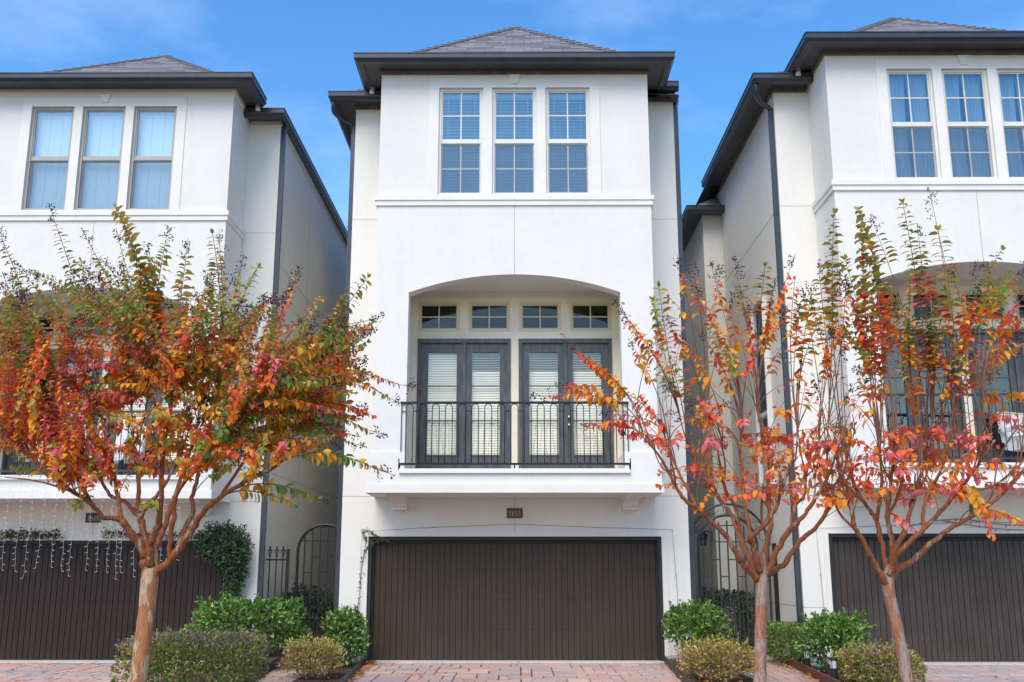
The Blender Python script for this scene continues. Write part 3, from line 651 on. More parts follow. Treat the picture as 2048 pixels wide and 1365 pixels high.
# ------------------------------------------------------------------ iron gates and fence
def finial(mb, x, y, z, s=1.0):
    mb.box(x - .016*s, x + .016*s, y - .016*s, y + .016*s, z - .012, z + .012)
    mb.tube([(x, y, z), (x, y, z + .10*s)], .008*s, 6); mb.octa((x, y, z + .12*s), .017*s, rz=.045*s)
    for sg in (-1, 1):
        mb.tube([(x + sg*(.006 + .03*math.sin(t)) * s, y, z + (.02 + .075 * t / PI + .012*math.sin(2*t)) * s) for t in [PI*i/8 for i in range(9)]], .006*s, 5)
        mb.sphere((x + sg*.03*s, y, z + .085*s), .010*s, 6, 4)
def arch_pts(xc, r, zs, y, zb, n=24): return [(xc - r, y, zb)] + [(xc - r*math.cos(PI*i/n), y, zs + r*math.sin(PI*i/n)) for i in range(n + 1)] + [(xc + r, y, zb)]
def make_gate(label, xc, R, Y, zs, mat, bars, rails, low, lowbars, lockx, lockz, outer=None, tops=None):
    G = thing('iron_gate', label, 'gate', (xc, Y, 0), 'arched iron gates between the houses')
    f = MB(); p = arch_pts(0, R, zs, 0, -.02); f.tube(p, .027, 8)
    if outer:
        f.tube(arch_pts(.02, outer, zs + .02, 0, -.02), .023, 8)
    f.bar((-R, 0, .06), (R, 0, .06), .03); f.build('gate_frame', mat, G)
    if outer:
        Rm = (R + outer) / 2
        for a in (25, 58, 122, 155):
            s = MB(); th = math.radians(a); c = Vector((Rm*math.cos(th), 0, zs + Rm*math.sin(th))); tg = Vector((-math.sin(th), 0, math.cos(th))); nr = Vector((math.cos(th), 0, math.sin(th)))
            for sg in (-1, 1):
                pts = []
                for i in range(22):
                    t = i / 21; an = t * 3.4 * PI; rr = .055 * (1 - .8 * t); q = c + tg * (sg * (.07 + math.cos(an) * rr - .05)) + nr * (math.sin(an) * rr * sg); pts.append(q)
                s.tube(pts, .006, 5); s.tube([c + tg*sg*.075, c + tg*sg*.15 + nr*.05*sg, c + tg*sg*.22], .006, 5)
            s.build('scroll', mat, G)
        s = MB()
        s.tube([(.0 + .055*math.cos(t), 0, zs + Rm + .055*math.sin(t)) for t in [2*PI*i/14 for i in range(15)]], .007, 5); s.octa((0, 0, zs + Rm), .02, rz=.05)
        s.build('ring', mat, G)
    for i, x in enumerate(bars):
        zt = tops[i] if tops else zs + math.sqrt(max(.01, R*R - x*x)) - .10
        bm = MB(); bm.bar((x, 0, .06), (x, 0, zt), .026); bm.build('bar', mat, G)
    for z, spans in rails:
        for a, b in spans: rl = MB(); rl.bar((a, 0, z), (b, 0, z), .02); rl.build('rung', mat, G)
    rl = MB(); rl.bar((-R, 0, low), (R, 0, low), .026); rl.build('rail', mat, G)
    for x in lowbars: lb = MB(); lb.bar((x, 0, .06), (x, 0, low + .10), .017); finial(lb, x, 0, low + .10, .9); lb.build('picket', mat, G)
    lk = MB(); lk.box(lockx - .06, lockx + .06, -.035, .03, lockz - .085, lockz + .085); lo_ = lk.build('lock_box', mat, G)
    kn = MB()
    for dz in (-.035, .045): kn.sphere((lockx + .015, -.06, lockz + dz), .026, 10, 6); kn.tube([(lockx + .015, -.03, lockz + dz), (lockx + .015, -.055, lockz + dz)], .014, 8)
    kn.build('knob', M['iron'], lo_, smooth=True)
    return G
bx = [-.355, -.215, -.075, .065, .205, .345]
make_gate('black arched iron gate with stepped bars left of the middle house', -3.50, .475, 1.0, 1.80, M['iron'], bx, [(1.985, [(-.43, .43)]), (2.235, [(-.075, .205)]), (1.715, [(-.215, -.075), (.065, .205)]), (1.43, [(-.355, -.215), (-.075, .065), (.205, .345)]), (1.13, [(-.215, -.075), (.065, .205)])], .83, [-.285, -.145, -.005, .135, .275], -.345, 1.14, tops=[2.06, 2.23, 2.30, 2.32, 2.29, 2.1])
gx = [-.445, -.30, -.15, 0, .15, .30, .445]
make_gate('grey arched iron gate with scrollwork between two arches right of the middle house', 3.76, .525, 1.0, 1.92, M['irongrey'], gx, [(1.97, [(-.5, .5)]), (2.26, [(-.15, 0), (0, .15)]), (1.66, [(-.30, -.15), (0, .15), (.30, .445)]), (1.36, [(-.445, -.30), (-.15, 0), (.15, .30)]), (1.05, [(-.30, -.15), (0, .15), (.30, .445)])], .76, [-.375, -.225, -.075, .075, .225, .375], -.47, 1.12, outer=.70)
fe = thing('iron_fence', 'short black iron fence with three fleur finials between house 1649 and the left gate', 'fence', (-4.3, 1.0, 0))
m = MB(); m.bar((.15, 0, -.05), (.15, 0, 1.83), .055); m.box(.12, .18, -.03, .03, 1.83, 1.845); m.build('post', M['iron'], fe)
m = MB(); m.bar((-.24, 0, 1.655), (.125, 0, 1.655), .026); m.bar((-.24, 0, .5), (.125, 0, .5), .026); m.build('rail', M['iron'], fe)
for x in (-.175, -.055, .06):
    m = MB(); m.bar((x, 0, .0), (x, 0, 1.73), .017); finial(m, x, 0, 1.73, 1.1); m.build('picket', M['iron'], fe)
fe = thing('iron_fence', 'black gate post with narrow side picket beside the right scrolled gate', 'fence', (4.53, 1.0, 0))
m = MB(); m.bar((.06, 0, -.05), (.06, 0, 1.93), .06); m.box(.027, .093, -.033, .033, 1.93, 1.945); m.build('post', M['iron'], fe)
m = MB(); m.bar((-1.44, 0, -.02), (-1.44, 0, 1.60), .016); finial(m, -1.44, 0, 1.60, 1.2); m.bar((-1.55, 0, 1.56), (-1.33, 0, 1.56), .02); m.bar((-1.55, 0, .76), (-1.33, 0, .76), .02); m.build('picket', M['irongrey'], fe)
# wall lantern behind the right gate
wl = thing('wall_lantern', 'dark wall lantern on the 1657 side wall behind the scrolled gate', 'lantern', (4.06, 4.85, 2.18)); wl.rotation_euler.z = PI
m = MB(); m.box(-.14, -.11, -.06, .06, -.12, .12); m.tube([(-.11, 0, .05), (-.03, 0, .12), (.05, 0, .09)], .012, 6); m.build('bracket', M['iron'], wl)
m = MB(); m.prism([(-.05, -.2), (.05, -.2), (.08, .02), (-.08, .02)], 'y', -.07, .07); m.prism([(-.1, .02), (.1, .02), (0, .1)], 'y', -.09, .09); m.build('lamp_cage', M['iron'], wl, loc=(.05, 0, 0))

# ------------------------------------------------------------------ leaves
def leaf(mb, p, d, nrm, L, Wd, c0, c1, fold=.25, curl=.15):
    """one leaf: four triangles folded along the midrib; c0 base colour, c1 tip colour"""
    s = d.cross(nrm)
    if s.length < 1e-5: return
    s.normalize(); nrm = s.cross(d).normalized()
    h = Wd * .5; A = p + d * (L * .30) + nrm * (L * curl * .35); B = p + d * (L * .68) + nrm * (L * curl * .25); t = p + d * L - nrm * (L * curl * .45)
    f = nrm * (Wd * fold * .5); n = len(mb.v)
    mb.v.extend([tuple(q) for q in (p, A + s * (h * .88) + f, B + s * (h * .80) + f, t, B - s * (h * .80) + f, A - s * (h * .88) + f, A, B)])
    cm = tuple((a + b_) / 2 for a, b_ in zip(c0, c1))
    for q, cs in (((0, 6, 1), (c0, c0, cm)), ((1, 6, 7, 2), (cm, c0, cm, c1)), ((2, 7, 3), (c1, cm, c1)), ((0, 5, 6), (c0, cm, c0)), ((5, 4, 7, 6), (cm, c1, cm, c0)), ((4, 3, 7), (c1, c1, cm))):
        mb.f.append(tuple(n + i for i in q)); mb.m.append(0); mb.c.append(cs)
def rv(r): 
    while True:
        v = Vector((r.uniform(-1, 1), r.uniform(-1, 1), r.uniform(-1, 1)))
        if .05 < v.length < 1: return v.normalized()

def shrub(label, cat, cx, cy, z0, z1, rx, ry, pal, n, size, power=3.0, seed=1, stems=6, group=None, lump=.12, base_h=.0, name='shrub', twigs=0, strays=0, top_pal=None):
    """leafy shrub: leaves spread through a rounded volume with uneven outline, on visible stems"""
    r = random.Random(seed); T = thing(name, label, cat, (cx, cy, z0), group)
    h = z1 - z0; zb = base_h; hz = (h - zb) / 2; zc = zb + hz; m = MB()
    off = Vector((seed * 3.1, seed * 1.7, 0))
    for i in range(n):
        d = rv(r)
        if d.z < -.55 and r.random() < .7: d.z = -d.z * .6
        k = 1 / (abs(d.x)**power + abs(d.y)**power + abs(d.z)**power) ** (1 / power)
        dep = 1 - (r.random() ** 1.5) * .5
        pn = Vector((d.x * rx, d.y * ry, d.z * hz)) * 6.5 + off; lm = 1 + lump * (noise.noise(d * 2.2 + off) + 1.0 * noise.noise(pn) + .5 * noise.noise(pn * 2.3))
        if noise.noise(pn * 1.15 + off * 2) < -.30 and r.random() < .85: continue
        k *= dep * lm; p = Vector((d.x * k * rx, d.y * k * ry, zc + d.z * k * hz))
        if p.z < .0: continue
        c = r.choice(top_pal if top_pal and d.z * k > .72 and r.random() < .75 else pal); q = r.uniform(.6, 1.4); c = tuple(min(1, a * q) for a in c)
        dr = (rv(r) * .8 + d * .8 + Vector((0, 0, .25))).normalized(); L = size * r.uniform(.7, 1.25)
        leaf(m, p, dr, (rv(r) + Vector((0, 0, .8))).normalized(), L, L * .55, c, tuple(min(1, a * 1.1) for a in c))
    for i in range(strays):   # shoots standing out of the clipped outline
        a = r.uniform(0, 2 * PI); q = Vector((math.cos(a) * rx * r.uniform(.2, .95), math.sin(a) * ry * r.uniform(.2, .95), zc + hz * r.uniform(.6, .95))); d = (Vector((q.x / rx * .4, q.y / ry * .4, .8)) + rv(r) * .3).normalized(); Ls = r.uniform(.06, .16)
        for j in range(7):
            c = r.choice(pal[:3]); leaf(m, q + d * Ls * j / 6, (rv(r) + d).normalized(), rv(r), size, size * .5, c, c)
    m.build('leaves', M['shrubleaf'], T)
    if stems:
        s = MB()
        for i in range(stems):
            a = 2 * PI * i / stems + r.uniform(-.4, .4); q = Vector((math.cos(a) * rx * .22, math.sin(a) * ry * .22, -.03)); t = Vector((math.cos(a) * rx * .75, math.sin(a) * ry * .75, zc + hz * r.uniform(.1, .6))); md = (q + t) / 2 + rv(r) * .05
            s.tube([tuple(v) for v in smooth_path([q, md, t], 4)], [.014 - .009 * k_ / 8 for k_ in range(9)], 5)
            for j in range(3): e = md + (t - md) * r.random(); s.tube([e, e + (rv(r) + Vector((0, 0, .6))) * .13], .004, 4)
        for i in range(twigs):
            d = rv(r); d.z = abs(d.z) * .7; k = 1 / (abs(d.x)**power + abs(d.y)**power + abs(d.z)**power) ** (1 / power); p = Vector((d.x*k*rx, d.y*k*ry, zc + d.z*k*hz)); q = p * .72 + Vector((0, 0, .05)); s.tube([q, (p + q) / 2 + rv(r) * .03, p * 1.0 + rv(r) * .03], .0035, 4)
        s.build('stems', M['stem'], T)
    return T
GREEN = [(.12, .23, .04), (.16, .29, .05), (.08, .17, .035), (.20, .34, .06), (.05, .12, .03), (.10, .20, .045), (.27, .40, .08)]
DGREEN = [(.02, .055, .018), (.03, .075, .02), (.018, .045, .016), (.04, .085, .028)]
GOLD = [(.46, .38, .07), (.36, .33, .06), (.55, .43, .10), (.26, .27, .06), (.58, .43, .15), (.46, .25, .09), (.18, .19, .05), (.42, .18, .13)]
MIXH = [(.24, .31, .055), (.36, .38, .07), (.17, .25, .05), (.46, .40, .08), (.20, .12, .10), (.28, .30, .07), (.52, .30, .06), (.12, .19, .04), (.32, .35, .07)]
gs = 'clipped shrubs in the beds before the houses'
shrub('wide clipped hedge of olive and purple leaves behind the leaning left tree trunk', 'hedge', -4.10, -4.35, -.03, .68, .78, .80, MIXH, 10000, .050, 8, 11, 8, gs, .045, .05, 'hedge', 60, 60, [(.30, .17, .20), (.36, .20, .17), (.26, .20, .24), (.42, .26, .12), (.24, .26, .08)])
shrub('glossy green shrub with bare grey stems beside the 1649 garage', 'shrub', -4.22, -1.35, -.03, .98, .82, .55, GREEN, 5200, .078, 3.2, 12, 14, gs, .20, .30, twigs=120, strays=60)
shrub('upright glossy green shrub against the left corner of the middle garage', 'shrub', -2.78, -.75, -.03, .80, .30, .36, GREEN, 2700, .076, 2.8, 13, 5, gs, .22, .0, twigs=10, strays=14)
shrub('loose golden shrub left of the middle driveway', 'shrub', -2.95, -2.5, -.03, .45, .40, .55, GOLD, 3000, .048, 2.2, 14, 9, gs, .36, .04, twigs=50, strays=50)
shrub('clipped green shrub on grey stems at the right corner of the middle garage', 'shrub', 2.80, -.9, -.03, .88, .46, .48, GREEN, 3500, .068, 2.8, 15, 11, gs, .20, .34, twigs=90, strays=40)
shrub('yellow and pinkish shrub beside the right tree trunk, next to the middle driveway', 'shrub', 2.83, -2.75, -.03, .45, .56, .62, GOLD + [(.34, .09, .10)], 4600, .048, 2.6, 16, 9, gs, .28, .03, twigs=70, strays=50)
shrub('small boxy dark green hedge under the right downspout', 'hedge', 4.38, -.35, -.03, .62, .30, .62, [(.10, .20, .03), (.14, .25, .04), (.07, .15, .03), (.22, .29, .05)], 7000, .036, 6, 17, 5, gs, .06, .02, 'hedge')
shrub('bright green open shrub with thin grey twigs beside the 1657 garage', 'shrub', 4.76, -1.75, -.03, .76, .50, .45, GREEN + [(.26, .44, .08)], 3600, .074, 2.6, 18, 10, gs, .26, .14, twigs=110, strays=45)
shrub('yellow green hedge with reddish top at the foot of the rightmost tree', 'hedge', 4.83, -3.4, -.03, .44, .50, .62, MIXH + GOLD, 6200, .050, 3.6, 19, 6, gs, .12, .02, 'hedge', 50, 50, [(.48, .24, .16), (.42, .22, .22), (.50, .34, .12)])
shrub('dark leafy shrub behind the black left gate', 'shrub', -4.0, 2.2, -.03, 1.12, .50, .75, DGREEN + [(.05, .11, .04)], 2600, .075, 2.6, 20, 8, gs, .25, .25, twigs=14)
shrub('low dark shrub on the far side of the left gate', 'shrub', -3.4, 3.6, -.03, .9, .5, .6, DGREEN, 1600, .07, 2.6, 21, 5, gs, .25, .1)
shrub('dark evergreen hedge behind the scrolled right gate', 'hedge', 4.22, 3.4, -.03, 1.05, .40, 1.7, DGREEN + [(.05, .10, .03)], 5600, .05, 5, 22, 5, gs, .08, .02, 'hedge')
shrub('slim green shrub behind the scrolled gate beside the middle house wall', 'shrub', 3.05, 1.6, -.03, 1.25, .18, .4, GREEN, 900, .06, 2.6, 23, 4, gs, .25, .3)

# fallen leaves on the beds and along the edging
FALL = [(.55, .16, .04), (.60, .24, .05), (.45, .10, .05), (.50, .30, .10), (.62, .35, .16)]
m = MB(); r = random.Random(5)
def drop(x, y, z): c = r.choice(FALL); leaf(m, Vector((x, y, z)), Vector((r.uniform(-1, 1), r.uniform(-1, 1), r.uniform(-.1, .25))).normalized(), (Vector((0, 0, 1)) + rv(r) * .5).normalized(), r.uniform(.05, .085), .04, c, c)
for i in range(150): t = r.random() ** 1.3; drop(-2.52 + .20 * t + abs(r.gauss(0, .05)) + .05, -.1 - 3.6 * t, .0)
for i in range(40): t = r.random(); drop(2.40 - .18 * t + r.gauss(.05, .06), -.2 - 3.6 * t, .0)
for i in range(70): t = r.random(); drop(4.40 - .33 * t - abs(r.gauss(.04, .08)), .2 - 3.8 * t, .0)
for i in range(130): drop(r.uniform(4.2, 5.2), r.uniform(-4, -.8), .01)
for i in range(90): drop(r.uniform(2.3, 3.1), r.uniform(-3.6, -.3), .01)
for i in range(110): drop(r.uniform(-4.4, -3.75), r.uniform(-3.6, .2), .01)
for i in range(26): drop(r.uniform(-3.7, -3.0), r.uniform(-3.6, .4), .0)
for i in range(14): drop(r.uniform(-2.2, 2.2), r.uniform(-3.4, -.15), .0); 
for i in range(14): drop(r.uniform(5.3, 8.6), r.uniform(-3.4, -.9), .03); drop(r.uniform(-9, -5.4), r.uniform(-3, .3), -.045)
stuff(m.build('fallen_leaves', M['leaf']), 'orange and red leaves fallen on the beds and paving', 'fallen leaves')

# ------------------------------------------------------------------ path lights, cap, vines, wires, light strings
def path_light(label, x, y, h=.36):
    P = thing('path_light', label, 'path light', (x, y, -.02), 'black bollard lights in the right bed')
    m = MB(); m.tube([(0, 0, -.05), (0, 0, h * .62)], .045, 14); m.build('body', M['black'], P)
    m = MB(); m.tube([(0, 0, h * .62), (0, 0, h * .90)], .043, 14, caps=False); m.build('lens', M['fog'], P, smooth=True)
    m = MB(); m.tube([(0, 0, h * .90), (0, 0, h * .96), (0, 0, h)], [.052, .052, .04], 14)
    for i in range(4): a = PI / 4 + PI / 2 * i; m.bar((.044*math.cos(a), .044*math.sin(a), h*.62), (.044*math.cos(a), .044*math.sin(a), h*.91), .008)
    m.build('cap', M['black'], P)
path_light('black path light near the boxy hedge, farther back in the right bed', 4.30, -1.85)
path_light('black path light in front of the yellow green hedge, nearer the street', 4.215, -3.45)
m = MB(); m.tube([(0, 0, -.1), (0, 0, .16)], .02, 8); m.sphere((0, 0, .2), .055, 12, 8, .8); o = m.build('irrigation_cap', M['teal'], smooth=True, loc=(-3.95, -1.9, 0)); tag(o, 'small teal plastic cap under the glossy shrub by the left path', 'irrigation cap')
m = MB(); m.sphere((0, 0, .06), .05, 12, 8, .8); m.tube([(0, 0, -.1), (0, 0, .05)], .02, 8); o = m.build('irrigation_cap', M['teal'], smooth=True, loc=(4.43, -1.95, .03)); tag(o, 'small teal plastic cap in the mulch beside a black path light', 'irrigation cap')

def vine(label, paths, pal, n, L, spread, seed, sr=.006, dense=False):
    r = random.Random(seed); T = thing('climbing_vine', label, 'vine', tuple(paths[0][0]))
    base = Vector(paths[0][0]); s = MB(); m = MB()
    for pts in paths:
        sp = [Vector(q) - base for q in smooth_path(pts, 5)]; s.tube(sp, sr, 5)
        for i in range(n):
            k = r.random() * (len(sp) - 1.001); a = sp[int(k)] + (sp[int(k) + 1] - sp[int(k)]) * (k % 1); d = rv(r); d.y = -abs(d.y); p = a + Vector((d.x * spread, d.y * spread * .45, d.z * spread)) * (r.random() ** .6)
            c = r.choice(pal); q = r.uniform(.8, 1.2); c = tuple(a_ * q for a_ in c); leaf(m, p, (rv(r) + Vector((0, -.4, -.5))).normalized(), (rv(r) + Vector((0, -1, .4))).normalized(), L * r.uniform(.7, 1.2), L * .42, c, c)
    s.build('vine_stem', M['twig'], T); m.build('leaves', M['shrubleaf'], T); return T
VG = [(.03, .075, .03), (.045, .10, .04), (.06, .13, .045), (.09, .16, .05), (.03, .06, .035)]
v = vine('bushy dark green vine climbing the right edge of the 1649 garage', [[(-4.98, .52, .2), (-5.0, .50, .9), (-4.95, .47, 1.5), (-5.0, .44, 1.85)]], [(.09, .16, .05), (.12, .19, .06), (.16, .20, .07), (.06, .12, .04)], 3200, .075, .20, 31)
r = random.Random(32); m = MB()
for i in range(3200):   # its bulging head over the garage corner
    d = rv(r); lm = 1 + .38 * noise.noise(d * 3.2); k = (1 - .5 * r.random() ** 1.5) * lm; nx = 1 - .68 * max(0, -d.z); p = Vector((-5.14 + d.x * .47 * k * nx + .26 * max(0, -d.z), .36 + d.y * .26 * k, 1.84 + d.z * (.42 if d.z > 0 else .62) * k)) - Vector((-4.98, .52, .2))
    c = r.choice(VG); leaf(m, p, (rv(r) + d * .6 + Vector((0, -.2, -.5))).normalized(), (rv(r) + d).normalized(), .075 * r.uniform(.7, 1.2), .03, c, c)
m.build('leaves', M['shrubleaf'], v)
vine('thin sprig of vine along the top of the 1649 garage, at the far left', [[(-9.1, .50, 2.08), (-8.6, .47, 2.10), (-8.1, .50, 2.07)]], VG + [(.3, .12, .05)], 420, .065, .11, 33)
vine('half dry vine twig over the 1649 garage beside the tree limbs', [[(-7.3, .52, 2.12), (-6.9, .49, 2.10), (-6.5, .49, 2.06), (-6.0, .5, 2.08), (-5.5, .5, 2.05)]], VG + [(.35, .13, .06), (.28, .16, .05)], 420, .055, .09, 34)
vine('thin sparse vine climbing the left side of the middle garage', [[(-2.70, -.03, .45), (-2.71, -.025, .80), (-2.68, -.03, 1.15), (-2.665, -.025, 1.5), (-2.62, -.03, 1.82), (-2.60, -.03, 2.04)], [(-2.62, -.03, 1.80), (-2.5, -.03, 1.90), (-2.35, -.03, 1.98), (-2.15, -.03, 1.93)], [(-2.60, -.03, 2.0), (-2.66, -.03, 2.13), (-2.55, -.03, 2.13), (-2.42, -.03, 2.05), (-2.2, -.03, 1.95)]], VG, 70, .042, .035, 35, .004)
vine('bare brown vine twig over the 1657 garage', [[(6.3, -.63, 2.16), (7.2, -.64, 2.30), (8.1, -.64, 2.20), (9.2, -.64, 2.22)], [(7.0, -.64, 2.27), (8.0, -.66, 2.13), (9.0, -.64, 2.14)]], [(.3, .12, .05), (.2, .15, .05)], 12, .05, .05, 36, .007)
def guide_wire(label, pts, studs):
    m = MB(); m.tube(pts, .0035, 4)
    for p in studs: m.tube([p, (p[0], p[1] + .04, p[2])], .009, 6)
    return tag(m.build('guide_wire', M['wire']), label, 'wire', 'vine wires around the garage doors')
P = [(-2.69, -.03, .7), (-2.67, -.03, 2.12), (-1.45, -.03, 2.19), (-.06, -.03, 2.245), (1.30, -.03, 2.19), (2.62, -.03, 2.15), (2.66, -.03, 1.4), (2.68, -.03, .7)]
guide_wire('thin grey wire strung around the middle garage door', P, P[1:6] + [P[6]])
P = [(4.95, -.63, .7), (4.93, -.63, 1.4), (4.90, -.63, 2.15), (6.3, -.63, 2.2), (7.6, -.63, 2.26), (9.0, -.63, 2.2)]
guide_wire('thin grey wire strung around the 1657 garage door', P, P[1:])
# icicle light strings on the left balcony
T = thing('icicle_lights', 'white icicle light strings hanging from the 1649 balcony over its garage', 'string lights', (-7.55, -.62, 2.98))
m = MB(); m.tube([(-3 + .2 * i, -.03, .02 + .012 * (i % 2)) for i in range(29)], .005, 4); m.build('cable', M['cable_white'], T)
r = random.Random(41)
for px, py in ((2, 1140), (28, 1142), (46, 1156), (72, 1136), (100, 1134), (121, 1142), (137, 1152), (171, 1140), (193, 1143), (211, 1144), (229, 1158), (240, 1145), (266, 1153), (319, 1132), (352, 1120), (-20, 1140)):
    e = at(px, py, -.66) - Vector((-7.55, -.62, 2.98)); n = 16; m = MB(); pts = []; x = e.x + r.uniform(-.05, .05)
    for i in range(n + 1):
        t = i / n; pts.append(Vector((x + (e.x - x) * t + r.uniform(-.014, .014), -.03 + r.uniform(-.012, .012), .02 + (e.z - .02) * t)))
    m.tube(pts, .0018, 4)
    for i in range(2, n + 1):
        d = Vector((r.choice((-1, 1)) * .032, -.01, -.012)); m.tube([pts[i], pts[i] + d], .0032, 4); m.octa(tuple(pts[i] + d * 1.25), .0055)
    m.build('strand', M['cable_white'], T)

# balcony furniture
def armchair(label, x, y, z, rz, mat):
    C = thing('armchair', label, 'chair', (x, y, z), 'chairs on the side balconies'); C.rotation_euler.z = rz
    m = MB(); m.box(-.30, .30, -.28, .28, .28, .42); m.box(-.27, .27, -.27, .27, .42, .50); m.build('seat', mat, C)
    m = MB(); m.prism([(.24, .42), (.33, .42), (.40, .92), (.33, .94)], 'x', -.30, .30); m.build('backrest', mat, C)
    for sx in (-1, 1):
        m = MB(); m.box(sx*.30, sx*.37, -.28, .32, .58, .64); m.box(sx*.31, sx*.36, -.28, -.23, .30, .58); m.build('armrest', mat, C)
        for sy in (-1, 1): m = MB(); m.bar((sx*.29, sy*.25, 0), (sx*.29, sy*.25, .29), .05); m.build('leg', M['iron'], C)
    return C
armchair('pale armchair on the 1657 balcony behind its railing', 8.35, -1.15, 3.10, .4, M['wicker'])
armchair('pale armchair on the 1649 balcony behind the tree', -7.0, .05, 3.03, -.3, M['wicker'])

# ------------------------------------------------------------------ crape myrtle trees
PAL = dict(
    olive=[(.34, .36, .055), (.42, .41, .08), (.26, .30, .055), (.50, .42, .09), (.40, .28, .07)],
    green=[(.14, .31, .055), (.19, .38, .07), (.25, .43, .07), (.11, .25, .06), (.32, .45, .08)],
    orange=[(.90, .28, .03), (.92, .36, .04), (.86, .22, .025), (.94, .42, .06), (.80, .20, .03)],
    amber=[(.94, .48, .05), (.90, .54, .09), (.94, .40, .03), (.86, .44, .05)],
    red=[(.86, .13, .05), (.90, .18, .06), (.76, .10, .06), (.88, .22, .07)],
    pink=[(.88, .19, .22), (.82, .25, .28), (.90, .28, .24), (.78, .14, .17)],
    bronze=[(.46, .20, .10), (.54, .28, .13), (.42, .18, .14), (.58, .36, .15)])

class Tree:
    def __init__(s, label, Y, seed, bark, group):
        s.r = random.Random(seed); s.Y = Y; s.tr = MB(); s.tw = MB(); s.lf = MB(); s.sd = MB(); s.wt, s.wl = .80, .74; s.cx, s.fan = at(330, 900, Y).x, .62; s.nodes = []; s.bark = bark; s.label = label; s.group = group
    def limb(s, pts, knob=.0, node_from=.4):
        """pts: (px, py, depth offset, radius)"""
        q = [(*at(px, py, s.Y + dy), r) for px, py, dy, r in pts]; sp = smooth_path(q, 5); r = s.r
        P = [Vector(p[:3]) for p in sp]; n = len(P)
        wk = s.wt if sp[0][3] > .085 else s.wl; R = [max(.005, p[3] * wk) * (1 + knob * (r.random() - .35) * (1.5 if r.random() < .12 else .4)) for p in sp]; s.tr.mi = 0 if wk == s.wt else 1
        for i in range(1, n - 1): P[i] = P[i] + rv(r) * R[i] * (.30 if knob > .1 else .03)
        s.tr.tube(P, R, 12 if R[0] > .04 else 8)
        for i in range(n):
            if i / (n - 1) >= node_from: s.nodes.append((P[i], (P[min(i+1, n-1)] - P[max(i-1, 0)]).normalized(), R[i]))
        return P, R
    def panicle(s, p, d, size=.22, n=34):
        r = s.r; d = d.normalized()
        s.tw.tube([p, p + d * size], .0022, 4, caps=False)
        for i in range(n // 4):
            t = i / (n / 4); a = p + d * size * (.1 + .85 * t); sd = (rv(r) + d * .5).normalized(); L = size * .42 * (1 - .6 * t) * r.uniform(.6, 1.2); b = a + sd * L
            s.tw.tube([a, b], .0015, 3, caps=False)
            for k in range(4):
                e = a + (b - a) * r.uniform(.45, 1) + rv(r) * .026; s.sd.octa(tuple(e), r.uniform(.007, .0105))
    def shoot(s, p0, d0, p1, cols, t0=.3, L=.085, gap=.034, r0=.008, droop=.25, pan=0, spread=.85, keep=1.0):
        """a whip from p0 towards p1 bearing leaves in opposite pairs on its outer part; cols = [(t, palette name)...]"""
        r = s.r; p0, p1 = Vector(p0), Vector(p1); D = p1 - p0; ln = D.length
        c = p0 + d0.normalized() * ln * .45 + rv(r) * ln * .05; n = max(6, int(ln / .07))
        P = [(p0 * (1-t)**2 + c * 2*t*(1-t) + p1 * t*t) for t in [i / n for i in range(n + 1)]]
        s.tw.tube(P, [r0 * (1 - .78 * i / n) + .0012 for i in range(n + 1)], 5, caps=False)
        acc = 0; ax = rv(r); alt = 0
        for i in range(n):
            a, b = P[i], P[i + 1]; T = (b - a).normalized(); seg = (b - a).length; u = acc
            while u < seg:
                t = (i + u / seg) / n
                if t >= t0:
                    k = (t - t0) / (1 - t0 + 1e-6); names = [c_ for tt, c_ in cols if k >= tt] or [cols[0][1]]; nm = names[-1]
                    if r.random() < .22: nm = r.choice([c_ for _, c_ in cols])
                    S_ = T.cross(ax); S_ = S_.normalized() if S_.length > .1 else T.orthogonal().normalized()
                    if alt % 2: S_ = (S_ * .75 + T.cross(S_) * .65).normalized()
                    for sg in (-1, 1):
                        if r.random() > keep: continue
                        Lf = L * (1.12 - .5 * k * k) * r.uniform(.75, 1.2); c0 = r.choice(PAL[nm]); q = r.uniform(.8, 1.2); c0 = tuple(min(.9, x * q) for x in c0); c1 = c0
                        if r.random() < .35: c1 = r.choice(PAL[r.choice(['orange', 'red', 'amber', 'pink', 'bronze'])]) if nm in ('olive', 'green') else r.choice(PAL[nm]); c1 = tuple((x + y) / 2 for x, y in zip(c0, c1))
                        dr = (S_ * sg * spread + T * (1.25 - spread) + Vector((0, 0, -droop * r.uniform(.3, 1.8))) + rv(r) * .25).normalized()
                        nr = (T * .5 + Vector((0, 0, .55)) + rv(r) * .45).normalized()
                        leaf(s.lf, a + T * u + rv(r) * .004, dr, nr, Lf, Lf * r.uniform(.48, .6), c0, c1, .16, .22)
                    alt += 1
                u += gap * r.uniform(.8, 1.3)
            acc = u - seg
        Tn = (P[-1] - P[-2]).normalized()
        if pan: s.panicle(P[-1], (Tn + Vector((0, 0, .15))), pan, int(34 * pan / .22))
        elif t0 < .95:
            for k in range(4):
                c0 = r.choice(PAL[cols[-1][1]]); leaf(s.lf, P[-1], (Tn + rv(r) * .55).normalized(), rv(r), L * .5, L * .24, c0, c0)
    def near(s, p, rmax=.06, jitter=.3, pull=(1, 1, .6)):
        r = s.r; best = None; p = Vector((s.cx + (p.x - s.cx) * s.fan, p.y, p.z))   # whips lean outwards from the middle of the crown
        for q, T, R in s.nodes:
            if R > rmax: continue
            d = Vector(((q.x - p.x) * pull[0], (q.y - p.y) * pull[1], (q.z - p.z) * pull[2])).length * (1 + r.uniform(0, jitter))
            if q.z > p.z + .1: d += 1.2
            if best is None or d < best[0]: best = (d, q, T, R)
        return best[1], best[2], best[3]
